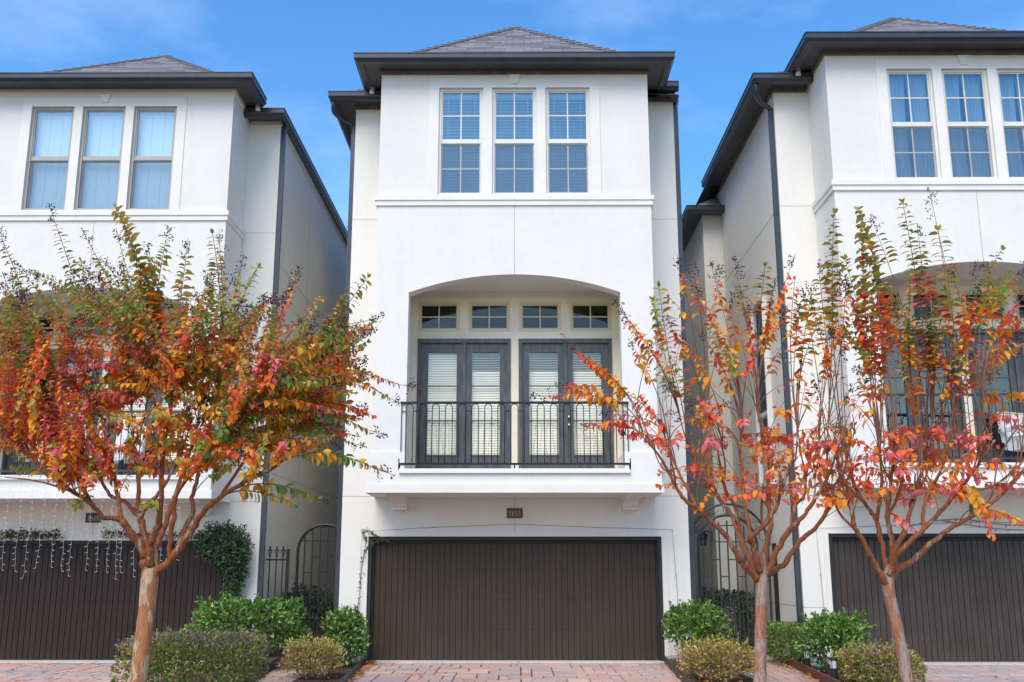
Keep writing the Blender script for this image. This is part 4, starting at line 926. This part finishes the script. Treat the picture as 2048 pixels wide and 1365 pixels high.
    def finish(s, x, y):
        T = thing('crape_myrtle', s.label, 'tree', (x, y, -.08), s.group); o = Vector((x, y, -.08))
        for m in (s.tr, s.tw, s.lf, s.sd): m.v = [tuple(Vector(v) - o) for v in m.v]
        s.tr.build('trunk', [s.bark, M['bark_limb']], T, smooth=True); s.tw.build('twigs', M['twig'], T); s.lf.build('foliage', M['leaf'], T); s.sd.build('seed_heads', M['capsule'], T)
        return T

TY = -7.5
# --- left tree: dense, orange
t = Tree('dense orange and green crape myrtle with a leaning trunk before house 1649', TY, 101, M['bark_warm'], 'crape myrtles along the street')
t.limb([(250, 1490, 0, .135), (262, 1420, 0, .118), (275, 1365, 0, .108), (285, 1290, 0, .103), (294, 1215, 0, .101), (299, 1160, 0, .108), (302, 1120, 0, .088), (303, 1085, 0, .05)], .05, 2)
A = t.limb([(298, 1170, 0, .07), (292, 1127, -.03, .062), (284, 1100, -.08, .055), (264, 1068, -.14, .047), (243, 1041, -.2, .043)], .25, 2)
t.limb([(243, 1041, -.2, .042), (228, 1037, -.24, .033), (209, 1036, -.3, .031), (191, 1018, -.35, .029), (180, 1007, -.4, .028), (161, 993, -.45, .026), (143, 982, -.5, .024), (110, 957, -.55, .021), (75, 925, -.6, .018), (30, 885, -.7, .014), (-20, 850, -.75, .009)], .25, .35)
t.limb([(182, 1008, -.4, .024), (172, 986, -.36, .021), (155, 955, -.3, .019), (130, 915, -.2, .016), (110, 870, -.1, .012), (95, 800, 0, .008)], .25, .3)
t.limb([(243, 1041, -.2, .034), (239, 1018, -.15, .030), (235, 992, -.05, .027), (228, 950, .1, .022), (215, 900, .25, .017), (200, 820, .4, .010)], .25, .4)
t.limb([(299, 1140, .03, .06), (296, 1098, .1, .05), (285, 1053, .16, .046), (279, 1032, .2, .042), (275, 1018, .22, .034), (277, 993, .25, .031), (275, 945, .3, .026), (268, 890, .4, .018), (262, 800, .5, .010)], .25, .5)
t.limb([(280, 1036, .2, .034), (264, 1018, .26, .029), (248, 1003, .32, .026), (222, 993, .4, .024), (212, 978, .42, .022), (190, 945, .5, .019), (150, 890, .65, .014), (120, 830, .75, .009)], .25, .4)
t.limb([(301, 1130, -.04, .06), (300, 1089, -.1, .05), (313, 1064, -.15, .046), (321, 1032, -.2, .040), (321, 1011, -.22, .035), (323, 980, -.26, .031), (325, 920, -.3, .025), (335, 860, -.35, .017), (345, 780, -.4, .010)], .25, .5)
t.limb([(284, 1032, .2, .030), (298, 1007, .25, .028), (313, 993, .3, .026), (335, 960, .38, .021), (360, 910, .45, .016), (385, 840, .5, .010)], .25, .35)
t.limb([(304, 1135, .02, .058), (306, 1110, .06, .052), (319, 1081, .12, .043), (332, 1047, .2, .038), (342, 1011, .28, .033), (350, 990, .32, .030), (366, 945, .4, .023), (385, 890, .5, .017), (400, 820, .6, .010)], .25, .45)
t.limb([(303, 1162, 0, .06), (312, 1143, -.02, .056), (329, 1133, -.05, .053), (348, 1112, -.1, .050), (367, 1081, -.15, .046), (390, 1051, -.22, .041), (409, 1022, -.3, .036), (441, 995, -.38, .030), (490, 965, -.48, .024), (540, 940, -.55, .019), (590, 905, -.65, .013), (640, 870, -.7, .008)], .25, .45)
t.limb([(357, 1090, -.1, .042), (370, 1058, -.04, .037), (384, 1030, .02, .033), (386, 1010, .06, .030), (384, 995, .08, .028), (393, 965, .15, .025), (405, 905, .25, .019), (425, 830, .35, .012), (440, 760, .4, .008)], .25, .4)
t.limb([(338, 1122, -.08, .036), (342, 1074, -.14, .033), (348, 1032, -.2, .032), (350, 1001, -.25, .027), (372, 962, -.35, .022), (420, 915, -.5, .018), (470, 860, -.6, .012), (520, 800, -.7, .008)], .25, .4)
t.limb([(441, 995, -.36, .026), (470, 950, -.3, .020), (510, 890, -.2, .015), (560, 830, -.05, .010), (600, 780, 0, .008)], .2, .3)
t.limb([(405, 905, .25, .017), (450, 860, .4, .013), (500, 800, .5, .009)], .2, .3); t.limb([(268, 890, .4, .015), (290, 830, .2, .012), (300, 760, .0, .009)], .2, .3); t.limb([(161, 993, -.45, .016), (120, 975, -.6, .013), (60, 960, -.75, .010), (10, 955, -.8, .007)], .2, .3)
r = t.r
UP = Vector((0, 0, 1))
def cols_for(x, y):
    """palette along a shoot, from its lower leaves to its tip, by where the shoot ends"""
    k = r.random()
    if y < 600: return [(0, r.choice(['orange', 'red', 'bronze', 'olive'])), (.3, 'olive'), (.6, r.choice(['olive', 'olive', 'green', 'bronze']))]
    if y < 720: return [(0, r.choice(['orange', 'amber', 'red'])), (.4, r.choice(['orange', 'olive', 'red', 'pink'])), (.7, r.choice(['olive', 'orange', 'orange', 'red', 'red']))]
    if x > 440 and k < .40: return [(0, r.choice(['amber', 'green'])), (.4, 'green'), (.75, r.choice(['green', 'olive', 'bronze']))]
    if x < 240 and k < .40: return [(0, 'red'), (.4, 'pink'), (.7, r.choice(['orange', 'pink', 'red']))]
    return [(0, r.choice(['amber', 'orange', 'orange'])), (.4, r.choice(['orange', 'orange', 'red', 'amber'])), (.75, r.choice(['orange', 'olive', 'red', 'pink', 'green']))]
TOP = [(0, 520), (60, 500), (120, 445), (180, 470), (230, 430), (270, 490), (330, 500), (380, 505), (430, 480), (470, 560), (520, 560), (560, 580), (610, 600), (660, 620), (740, 600), (800, 760)]
def topy(x):
    for (a, b), (c, d) in zip(TOP, TOP[1:]):
        if a <= x <= c: return b + (d - b) * (x - a) / (c - a)
    return 560
# shoots that stand out of the outline in the photograph
for px, py, dy, pan, cl in ((232, 415, .1, 0, 'o'), (245, 440, -.2, 0, 'o'), (112, 452, 0, .24, 'o'), (12, 498, -.2, .24, 'o'), (185, 500, .2, .24, 'o'), (330, 490, .1, .26, 'o'), (372, 515, -.2, .24, 'o'), (300, 520, .2, .24, 'o'), (425, 468, 0, 0, 'o'), (440, 500, .3, .22, 'o'),
        (480, 545, 0, .2, 'o'), (515, 535, -.1, .0, 'o'), (560, 590, .1, .24, 'r'), (590, 560, .2, .2, 'r'), (735, 556, .1, 0, 'o'), (690, 585, .0, 0, 'o'), (640, 600, .3, 0, 'o'), (738, 660, .2, 0, 'o'), (745, 645, -.2, 0, 'g'), (725, 690, .3, 0, 'g'), (690, 650, 0, 0, 'g'),
        (725, 760, .3, 0, 'g'), (800, 770, -.1, .26, 'p'), (775, 795, .0, .2, 'a'), (735, 860, -.2, .22, 'G'), (755, 940, -.3, .2, 'G'), (690, 830, .2, .2, 'a'), (640, 1000, -.3, .1, 'G'), (590, 1010, -.4, 0, 'G'), (650, 930, -.1, 0, 'G'),
        (285, 1010, -.5, 0, 'G'), (150, 1010, -.6, 0, 'G'), (-10, 640, 0, 0, 'o'), (30, 620, .2, 0, 'o'), (20, 700, -.3, 0, 'o'), (25, 935, -.5, 0, 'G')):
    p1 = at(px, py, TY + dy); q, T, R = t.near(p1, .03, .1, (1.3, .6, .45))
    cc = {'o': [(0, 'orange'), (.25, 'olive'), (.6, 'olive')], 'r': [(0, 'orange'), (.5, 'red'), (.8, 'orange')], 'g': [(0, 'orange'), (.3, 'green'), (.6, 'olive')], 'p': [(0, 'orange'), (.5, 'amber'), (.8, 'pink')], 'a': [(0, 'amber'), (.4, 'orange'), (.8, 'olive')], 'G': [(0, 'amber'), (.35, 'green'), (.7, 'olive')]}[cl]
    d0 = T * .6 + UP * .7 if py < 900 else T * .8 + Vector((.5 if px > 400 else -.3, 0, .25))
    t.shoot(q, d0, p1, cc, .30, .125 if cl == 'o' else .10, .040 if cl == 'o' else .034, .008, .15 if cl == 'o' else .75, pan, 1.1 if cl == 'o' else .85)
for i in range(400):
    x = r.uniform(-70, 720); ty = topy(x) + 45; lo_ = 955 - 60 * abs(x - 300) / 420
    y = ty + (lo_ - ty) * r.random() ** .85
    if x > 560 and r.random() < .35: continue
    e = 1 - min(1, abs(x - 330) / 480) ** 2; dy = r.uniform(-1, 1) * (.35 + .95 * e)
    p1 = at(x, y, TY + dy); q, T, R = t.near(p1 - Vector((0, 0, .15)), .028, .5, (1, .9, .6))
    if (p1 - q).length < .25: continue
    t.shoot(q, T * .7 + UP * r.uniform(.1, .6) + rv(r) * .5, p1, cols_for(x, y), r.uniform(.12, .4), r.uniform(.070, .092) if y < 640 else r.uniform(.074, .102), .031 if y < 640 else .032, .005, r.uniform(.2, .6) if y < 640 else r.uniform(.45, 1.0), r.choice([0, 0, .2, .24]) if y < 640 else r.choice([0, 0, 0, 0, .16]), keep=.95)
for i in range(95):   # olive upper growth
    x = r.uniform(-60, 735); ty = topy(x) + 40; y = r.uniform(ty, max(ty + 40, 640)); e = 1 - min(1, abs(x - 330) / 480) ** 2
    p1 = at(x, y, TY + r.uniform(-1, 1) * (.3 + .8 * e)); q, T, R = t.near(p1 - Vector((0, 0, .1)), .026, .5, (1, .9, .5))
    if (p1 - q).length < .25: continue
    t.shoot(q, T * .6 + UP * r.uniform(.1, .6) + rv(r) * .6, p1, [(0, r.choice(['orange', 'bronze', 'red', 'olive'])), (.35, r.choice(['olive', 'green', 'bronze'])), (.6, 'olive')], r.uniform(.35, .6), r.uniform(.08, .10), .032, .005, r.uniform(.2, .7), r.choice([0, 0, .2, .24]), keep=.9)
for i in range(165):   # heavy lower right side of the crown, greener, and the far left
    if i < 125: x, y = r.uniform(440, 750), r.uniform(640, 930)
    else: x, y = r.uniform(-60, 180), r.uniform(700, 930)
    if y > 960 - 60 * abs(x - 420) / 300: continue
    p1 = at(x, y, TY + r.uniform(-.7, .7)); q, T, R = t.near(p1 - Vector((0, 0, .1)), .024, .4, (1, .9, .6))
    if (p1 - q).length < .25: continue
    cc = [(0, r.choice(['amber', 'orange', 'green'])), (.4, r.choice(['green', 'orange', 'amber'])), (.75, r.choice(['green', 'olive', 'orange', 'red']))] if x > 400 else [(0, r.choice(['orange', 'red'])), (.5, r.choice(['pink', 'orange', 'olive', 'red']))]
    t.shoot(q, T * .8 + UP * r.uniform(0, .5) + rv(r) * .3, p1, cc, r.uniform(.2, .45), r.uniform(.08, .11), .036, .005, r.uniform(.5, 1.1), r.choice([0, 0, 0, .16]), keep=.95)
t.finish(at(250, 1490, TY).x, TY)

# --- right trees: sparse whips
def right_tree(label, seed, trunk, limbs, tips, fill, bark, x0, lowfill):
    t = Tree(label, TY, seed, bark, 'crape myrtles along the street'); r = t.r; t.wt, t.wl = .64, .70; t.cx, t.fan = at(1525 if x0 < 3.6 else 1820, 900, TY).x, .66
    t.limb(trunk, .05, 2)
    for L in limbs: t.limb(L, .32, .45)
    ends = list(t.nodes)
    # secondary forks from the knuckles
    for k in range(len(limbs) * 3):
        q, T, R = r.choice(ends); d = (T + rv(r) * .75 + UP * .35).normalized(); ln = r.uniform(.22, .5); P = [q, q + d * ln * .5 + rv(r) * .03, q + (d + UP * .4).normalized() * ln]
        rr = max(.006, R * .62); t.tr.tube([Vector(v) for v in smooth_path(P, 4)], [rr * (1 - .35 * j / 8) * (1 + .2 * r.random()) for j in range(9)], 6); t.nodes.append((P[-1], d, rr * .6)); t.nodes.append((P[1], d, rr * .8))
    for px, py, dy, pan, cl, t0 in tips:
        p1 = at(px, py, TY + dy); q, T, R = t.near(p1, .026, .12, (1.4, .6, .35))
        cc = {'o': [(0, 'orange'), (.2, 'olive'), (.55, 'olive')], 'y': [(0, 'red'), (.3, 'olive'), (.6, 'olive')], 'r': [(0, 'amber'), (.3, 'orange'), (.75, 'red')], 'p': [(0, 'red'), (.5, 'pink'), (.8, 'pink')], 'g': [(0, 'orange'), (.3, 'green'), (.6, 'olive')]}[cl]
        d0 = T * .4 + UP * .9 if cl in 'oyg' else T * .5 + UP * 1.1
        t.shoot(q, d0, p1, cc, t0 - .04, .145 if cl in 'oy' else .115 if cl == 'g' else .10, .046 if cl in 'oy' else .036, .0065, .12 if cl in 'oyg' else .85, pan, 1.12 if cl in 'oyg' else .85)
    for i in range(fill[0]):   # more whips, mostly bare below
        x, y = r.uniform(fill[1], fill[2]), r.uniform(fill[3], fill[4]); p1 = at(x, y, TY + r.uniform(-.8, .8)); q, T, R = t.near(p1, .022, .9, (.7, .8, .4)); k = r.random()
        if (p1 - q).length < .3: continue
        cc = [(0, r.choice(['red', 'orange'])), (.3, r.choice(['olive', 'orange', 'amber'])), (.6, r.choice(['olive', 'olive', 'orange', 'red']))] if y < 640 else [(0, 'orange'), (.4, r.choice(['red', 'orange', 'amber', 'pink'])), (.8, r.choice(['red', 'olive', 'pink']))]
        t.shoot(q, T * .4 + UP, p1, cc, r.uniform(.58, .86), r.uniform(.08, .105), .046, .0055, r.uniform(.3, .8), r.choice([0, .18, .22, 0]), keep=.75)
    for i in range(lowfill[0]):  # short leafy spurs about the knuckles
        x, y = r.gauss(lowfill[1], lowfill[2]), r.uniform(845, 1005); p1 = at(x, y, TY + r.uniform(-.7, .7)); q, T, R = t.near(p1, .03, .4, (1, 1, 1)); 
        d = p1 - q
        if d.length > .55: p1 = q + d.normalized() * .45
        if d.length < .08: continue
        t.shoot(q, rv(r) * .6 + UP * .4, p1, [(0, r.choice(['red', 'orange', 'pink'])), (.5, r.choice(['pink', 'red', 'orange']))], .3, r.uniform(.085, .11), .048, .0035, .7, 0, keep=.8)
    for i in range(fill[5]):    # bare thin twigs
        q, T, R = r.choice(t.nodes); p1 = q + (T * .5 + UP * r.uniform(.3, 1) + rv(r) * .6).normalized() * r.uniform(.3, .9); t.shoot(q, T + UP * .5, p1, [(0, 'red')], .96, .06, .05, .004, .5, 0)
    return t.finish(x0, TY)

right_tree('sparse crape myrtle with bare whips and straight pale trunk beside the scrolled gate', 211,
    [(1517, 1490, 0, .118), (1519, 1420, 0, .104), (1520, 1365, 0, .098), (1521, 1290, 0, .092), (1522, 1215, 0, .090), (1523, 1160, 0, .097), (1524, 1128, 0, .075), (1525, 1105, 0, .04)],
    [[(1521, 1165, 0, .055), (1505, 1147, -.06, .05), (1486, 1128, -.12, .044), (1472, 1106, -.18, .040), (1453, 1073, -.25, .036), (1421, 1044, -.33, .032), (1395, 1018, -.4, .029), (1369, 1000, -.46, .025), (1347, 965, -.5, .021), (1325, 923, -.55, .017), (1300, 890, -.6, .013), (1270, 858, -.65, .009)],
     [(1395, 1018, -.4, .022), (1377, 982, -.36, .018), (1362, 955, -.3, .016), (1345, 915, -.2, .013), (1335, 870, -.1, .008)],
     [(1517, 1150, .05, .05), (1493, 1106, .14, .042), (1475, 1062, .22, .037), (1464, 1033, .28, .034), (1439, 1000, .36, .030), (1428, 982, .4, .028), (1410, 965, .45, .024), (1395, 935, .5, .019), (1380, 890, .55, .012)],
     [(1480, 1070, .22, .030), (1470, 1015, .16, .026), (1453, 985, .1, .024), (1444, 950, .05, .020), (1436, 905, .0, .013)],
     [(1520, 1145, -.05, .05), (1508, 1099, -.14, .042), (1500, 1075, -.2, .038), (1513, 1066, -.24, .033), (1534, 1044, -.3, .030), (1552, 1015, -.36, .026), (1566, 975, -.42, .021), (1580, 925, -.46, .014)],
     [(1503, 1080, -.2, .028), (1496, 1040, -.14, .025), (1488, 1000, -.05, .022), (1484, 950, .05, .018), (1478, 900, .1, .012)],
     [(1526, 1145, .05, .05), (1532, 1099, .12, .042), (1541, 1051, .18, .036), (1538, 1015, .24, .033), (1537, 970, .3, .027), (1530, 920, .36, .019), (1522, 870, .4, .011)],
     [(1532, 1152, 0, .05), (1540, 1136, -.04, .046), (1556, 1099, -.1, .041), (1581, 1059, -.16, .036), (1610, 1029, -.22, .030), (1636, 989, -.28, .026), (1655, 955, -.32, .021), (1672, 910, -.36, .014)],
     [(1583, 1057, -.16, .026), (1589, 1015, -.08, .024), (1608, 992, .0, .020), (1612, 955, .06, .017), (1620, 905, .12, .011)],
     [(1530, 1158, 0, .05), (1545, 1143, .06, .044), (1570, 1126, .12, .040), (1599, 1084, .2, .034), (1636, 1051, .28, .030), (1662, 1011, .34, .026), (1678, 975, .4, .022), (1692, 930, .45, .015), (1700, 890, .5, .010)]],
    [(1100, 792, -.3, .2, 'r', .45), (1150, 700, -.2, .12, 'r', .5), (1185, 852, -.4, .12, 'p', .45), (1250, 632, .1, .22, 'r', .72), (1318, 575, .0, 0, 'o', .62), (1362, 545, .3, .2, 'r', .9), (1405, 600, -.1, .2, 'r', .55), (1440, 745, .1, 0, 'r', .72), (1476, 556, .2, .24, 'o', .85),
     (1530, 535, 0, 0, 'o', .75), (1578, 545, -.2, .2, 'r', .68), (1498, 640, .3, .22, 'r', .75), (1455, 700, -.3, 0, 'y', .66), (1330, 760, .2, 0, 'g', .6), (1270, 700, -.2, .14, 'r', .65), (1285, 800, -.35, .0, 'p', .55), (1655, 690, .1, .22, 'r', .8), (1620, 600, .2, .24, 'o', .7), (1690, 600, -.2, .2, 'r', .72), (1600, 735, .0, .12, 'r', .8), (1345, 660, .3, .2, 'r', .8), (1560, 640, .1, .16, 'r', .82),
     (1130, 775, -.1, .14, 'r', .5), (1165, 715, -.35, .0, 'r', .55), (1215, 830, -.2, .1, 'p', .5), (1240, 780, -.3, .16, 'r', .5), (1262, 650, .2, .2, 'p', .68), (1305, 600, -.1, 0, 'g', .6), (1300, 700, .2, .1, 'r', .6), (1340, 720, .0, 0, 'g', .6), (1390, 560, .1, .2, 'r', .8), (1375, 690, -.3, .15, 'r', .66), (1420, 660, .2, 0, 'g', .62), (1430, 560, .0, .22, 'r', .85), (1545, 590, .2, .2, 'r', .6), (1590, 560, .1, 0, 'r', .66), (1510, 680, -.2, .14, 'p', .68), (1465, 620, .1, .2, 'r', .7), (1640, 640, -.1, 0, 'g', .64), (1665, 560, .2, .2, 'o', .7), (1255, 870, -.5, .1, 'p', .4), (1400, 800, -.5, 0, 'p', .5)],
    (34, 1290, 1690, 560, 860, 46), M['bark_grey'], at(1517, 1490, TY).x, (64, 1520, 110))
right_tree('sparse crape myrtle with a leaning brown trunk before the 1657 garage door', 223,
    [(1850, 1490, 0, .118), (1830, 1420, 0, .103), (1815, 1365, 0, .097), (1803, 1300, 0, .092), (1790, 1240, 0, .088), (1779, 1190, 0, .090), (1776, 1160, 0, .085), (1780, 1130, 0, .05)],
    [[(1777, 1175, 0, .05), (1760, 1147, -.06, .044), (1742, 1113, -.12, .039), (1724, 1080, -.18, .035), (1708, 1051, -.24, .032), (1703, 1015, -.28, .029), (1698, 985, -.32, .026), (1686, 955, -.38, .021), (1672, 905, -.45, .013)],
     [(1776, 1165, .04, .05), (1773, 1130, .1, .045), (1764, 1088, .16, .038), (1754, 1042, .22, .034), (1737, 1018, .28, .029), (1718, 990, .33, .026), (1702, 955, .38, .021), (1690, 905, .42, .013)],
     [(1754, 1042, .22, .028), (1761, 1000, .16, .026), (1764, 967, .12, .022), (1760, 915, .06, .014)],
     [(1780, 1150, -.04, .045), (1786, 1117, -.1, .040), (1782, 1070, -.16, .034), (1776, 1033, -.22, .030), (1779, 985, -.28, .026), (1785, 935, -.34, .020), (1790, 880, -.4, .012)],
     [(1782, 1140, .04, .045), (1789, 1106, .1, .04), (1811, 1055, .18, .034), (1826, 1004, .25, .029), (1837, 967, .3, .025), (1848, 915, .36, .018), (1855, 865, .4, .011)],
     [(1784, 1140, -.02, .045), (1797, 1106, -.08, .041), (1837, 1068, -.15, .036), (1862, 1044, -.2, .032), (1903, 997, -.28, .028), (1928, 967, -.34, .024), (1960, 925, -.4, .019), (1990, 880, -.45, .011)],
     [(1848, 1058, -.16, .028), (1846, 1025, -.1, .025), (1858, 985, -.02, .022), (1880, 945, .06, .018), (1900, 890, .12, .011)],
     [(1778, 1168, .02, .05), (1790, 1146, .06, .045), (1819, 1126, .12, .041), (1866, 1084, .2, .034), (1899, 1059, .26, .030), (1950, 1029, .32, .026), (1987, 1004, .36, .022), (2023, 971, .4, .019), (2060, 925, .45, .014), (2100, 880, .5, .009)],
     [(1903, 997, -.28, .020), (1935, 985, -.34, .017), (1990, 970, -.4, .014), (2040, 930, -.44, .010), (2090, 880, -.48, .007)]],
    [(1668, 428, .2, 0, 'y', .62), (1716, 420, 0, 0, 'y', .55), (1722, 440, .2, 0, 'y', .6), (1806, 408, -.1, 0, 'y', .58), (1868, 425, .2, .28, 'r', 1.1), (1755, 470, .3, .24, 'o', .9), (1838, 480, 0, .18, 'y', .72), (1876, 462, -.2, 0, 'y', .55), (2003, 500, .1, 0, 'g', .55), (2018, 545, -.1, 0, 'g', .6),
     (1640, 560, .3, .22, 'o', .7), (1700, 585, .1, .16, 'p', .75), (1760, 590, -.2, .22, 'p', .7), (1945, 555, .3, .2, 'o', 1.1), (1795, 640, .1, .2, 'r', .75), (1820, 560, -.3, 0, 'g', .6), (1870, 570, .2, 0, 'g', .55), (1900, 610, -.1, 0, 'g', .55), (1850, 640, .3, 0, 'g', .55), (1780, 580, .0, 0, 'g', .62), (1745, 600, .2, 0, 'g', .6), (1935, 640, .0, 0, 'r', .66), (2035, 610, -.2, .22, 'p', .7), (1970, 700, .2, 0, 'g', .6), (2040, 690, .1, 0, 'p', .65), (1690, 660, -.1, 0, 'g', .66), (1720, 740, .2, 0, 'g', .7),
     (1985, 1075, -.5, 0, 'r', .5), (2045, 1045, -.4, 0, 'r', .45), (1830, 1060, -.5, 0, 'p', .45), (1640, 1010, -.4, 0, 'r', .5), (1900, 760, .1, 0, 'r', .7), (1990, 800, -.2, 0, 'r', .6),
     (1790, 600, .3, 0, 'g', .5), (1815, 650, -.2, 0, 'g', .55), (1840, 600, .2, .2, 'g', .5), (1890, 580, .0, 0, 'g', .5), (1860, 690, .2, 0, 'g', .55), (1920, 690, -.3, 0, 'g', .6), (1950, 600, .2, .2, 'p', .6), (1985, 560, .3, 0, 'g', .5), (2030, 580, .1, 0, 'g', .5), (2040, 640, -.2, .2, 'r', .6), (1740, 540, -.1, .2, 'y', .6), (1690, 520, .1, 0, 'y', .55), (1770, 680, .1, .1, 'r', .6), (1720, 650, .2, .2, 'r', .66), (2000, 740, .2, 0, 'g', .6), (1820, 760, .2, 0, 'r', .66), (1700, 800, -.4, 0, 'r', .6), (2030, 840, -.3, 0, 'p', .5)],
    (44, 1660, 2110, 540, 860, 56), M['bark_grey'], at(1850, 1490, TY).x, (105, 1850, 125))

# ------------------------------------------------------------------ light, sky, camera
EL, AZ = math.radians(50), math.radians(200)   # the sun stands behind the viewer, high and soft
W_ = bpy.data.worlds.new('World'); S.world = W_; W_.use_nodes = True; nt = W_.node_tree; bg = nt.nodes['Background']
sky = nt.nodes.new('ShaderNodeTexSky'); sky.sky_type = 'NISHITA'; sky.sun_disc = False; sky.sun_elevation = EL; sky.sun_rotation = AZ
sky.air_density = 1.0; sky.dust_density = 1.0; sky.ozone_density = 3.0
# thin cirrus, by direction
tc = nt.nodes.new('ShaderNodeTexCoord'); mp = nt.nodes.new('ShaderNodeMapping'); mp.inputs['Scale'].default_value = (2.2, 2.2, 5)
cn = nt.nodes.new('ShaderNodeTexNoise'); cn.inputs['Scale'].default_value = 1.6; cn.inputs['Detail'].default_value = 7; cn.inputs['Roughness'].default_value = .6
nt.links.new(tc.outputs['Generated'], mp.inputs[0]); nt.links.new(mp.outputs[0], cn.inputs['Vector'])
cr = ramp(nt, cn.outputs[0], [(.50, (0, 0, 0)), (.85, (.16, .16, .16))])
mx = N(nt, 'ShaderNodeMix', data_type='RGBA'); nt.links.new(cr.outputs[0], mx.inputs[0]); hs = N(nt, 'ShaderNodeHueSaturation', Saturation=1.28); nt.links.new(sky.outputs[0], hs.inputs['Color']); nt.links.new(hs.outputs[0], mx.inputs[6]); mx.inputs[7].default_value = (7, 7.6, 8.2, 1)
nt.links.new(mx.outputs[2], bg.inputs[0]); bg.inputs[1].default_value = .155
sd = bpy.data.lights.new('Sun', 'SUN'); sd.energy = 1.6; sd.angle = math.radians(40); sd.color = (1, .90, .76)
so = bpy.data.objects.new('Sun', sd); COL.objects.link(so)
dirv = Vector((math.sin(AZ) * math.cos(EL), math.cos(AZ) * math.cos(EL), math.sin(EL)))
so.rotation_euler = (-dirv).to_track_quat('-Z', 'Y').to_euler(); so.location = (0, -20, 30)

cd = bpy.data.cameras.new('Camera'); cd.sensor_width = 36; cd.lens = 36.0; cd.clip_end = 800; cd.clip_start = .1
co = bpy.data.objects.new('Camera', cd); COL.objects.link(co); co.location = CAM; co.rotation_euler = (PI / 2 + PITCH, 0, YAW); S.camera = co
vs = S.view_settings; vs.view_transform = 'Standard'; vs.look = 'None'; vs.gamma = 1; vs.use_curve_mapping = False; vs.exposure = .86
S.render.film_transparent = False
cy = S.cycles; cy.use_denoising = True; cy.max_bounces = 14; cy.diffuse_bounces = 10; cy.transparent_max_bounces = 12; cy.sample_clamp_indirect = 10
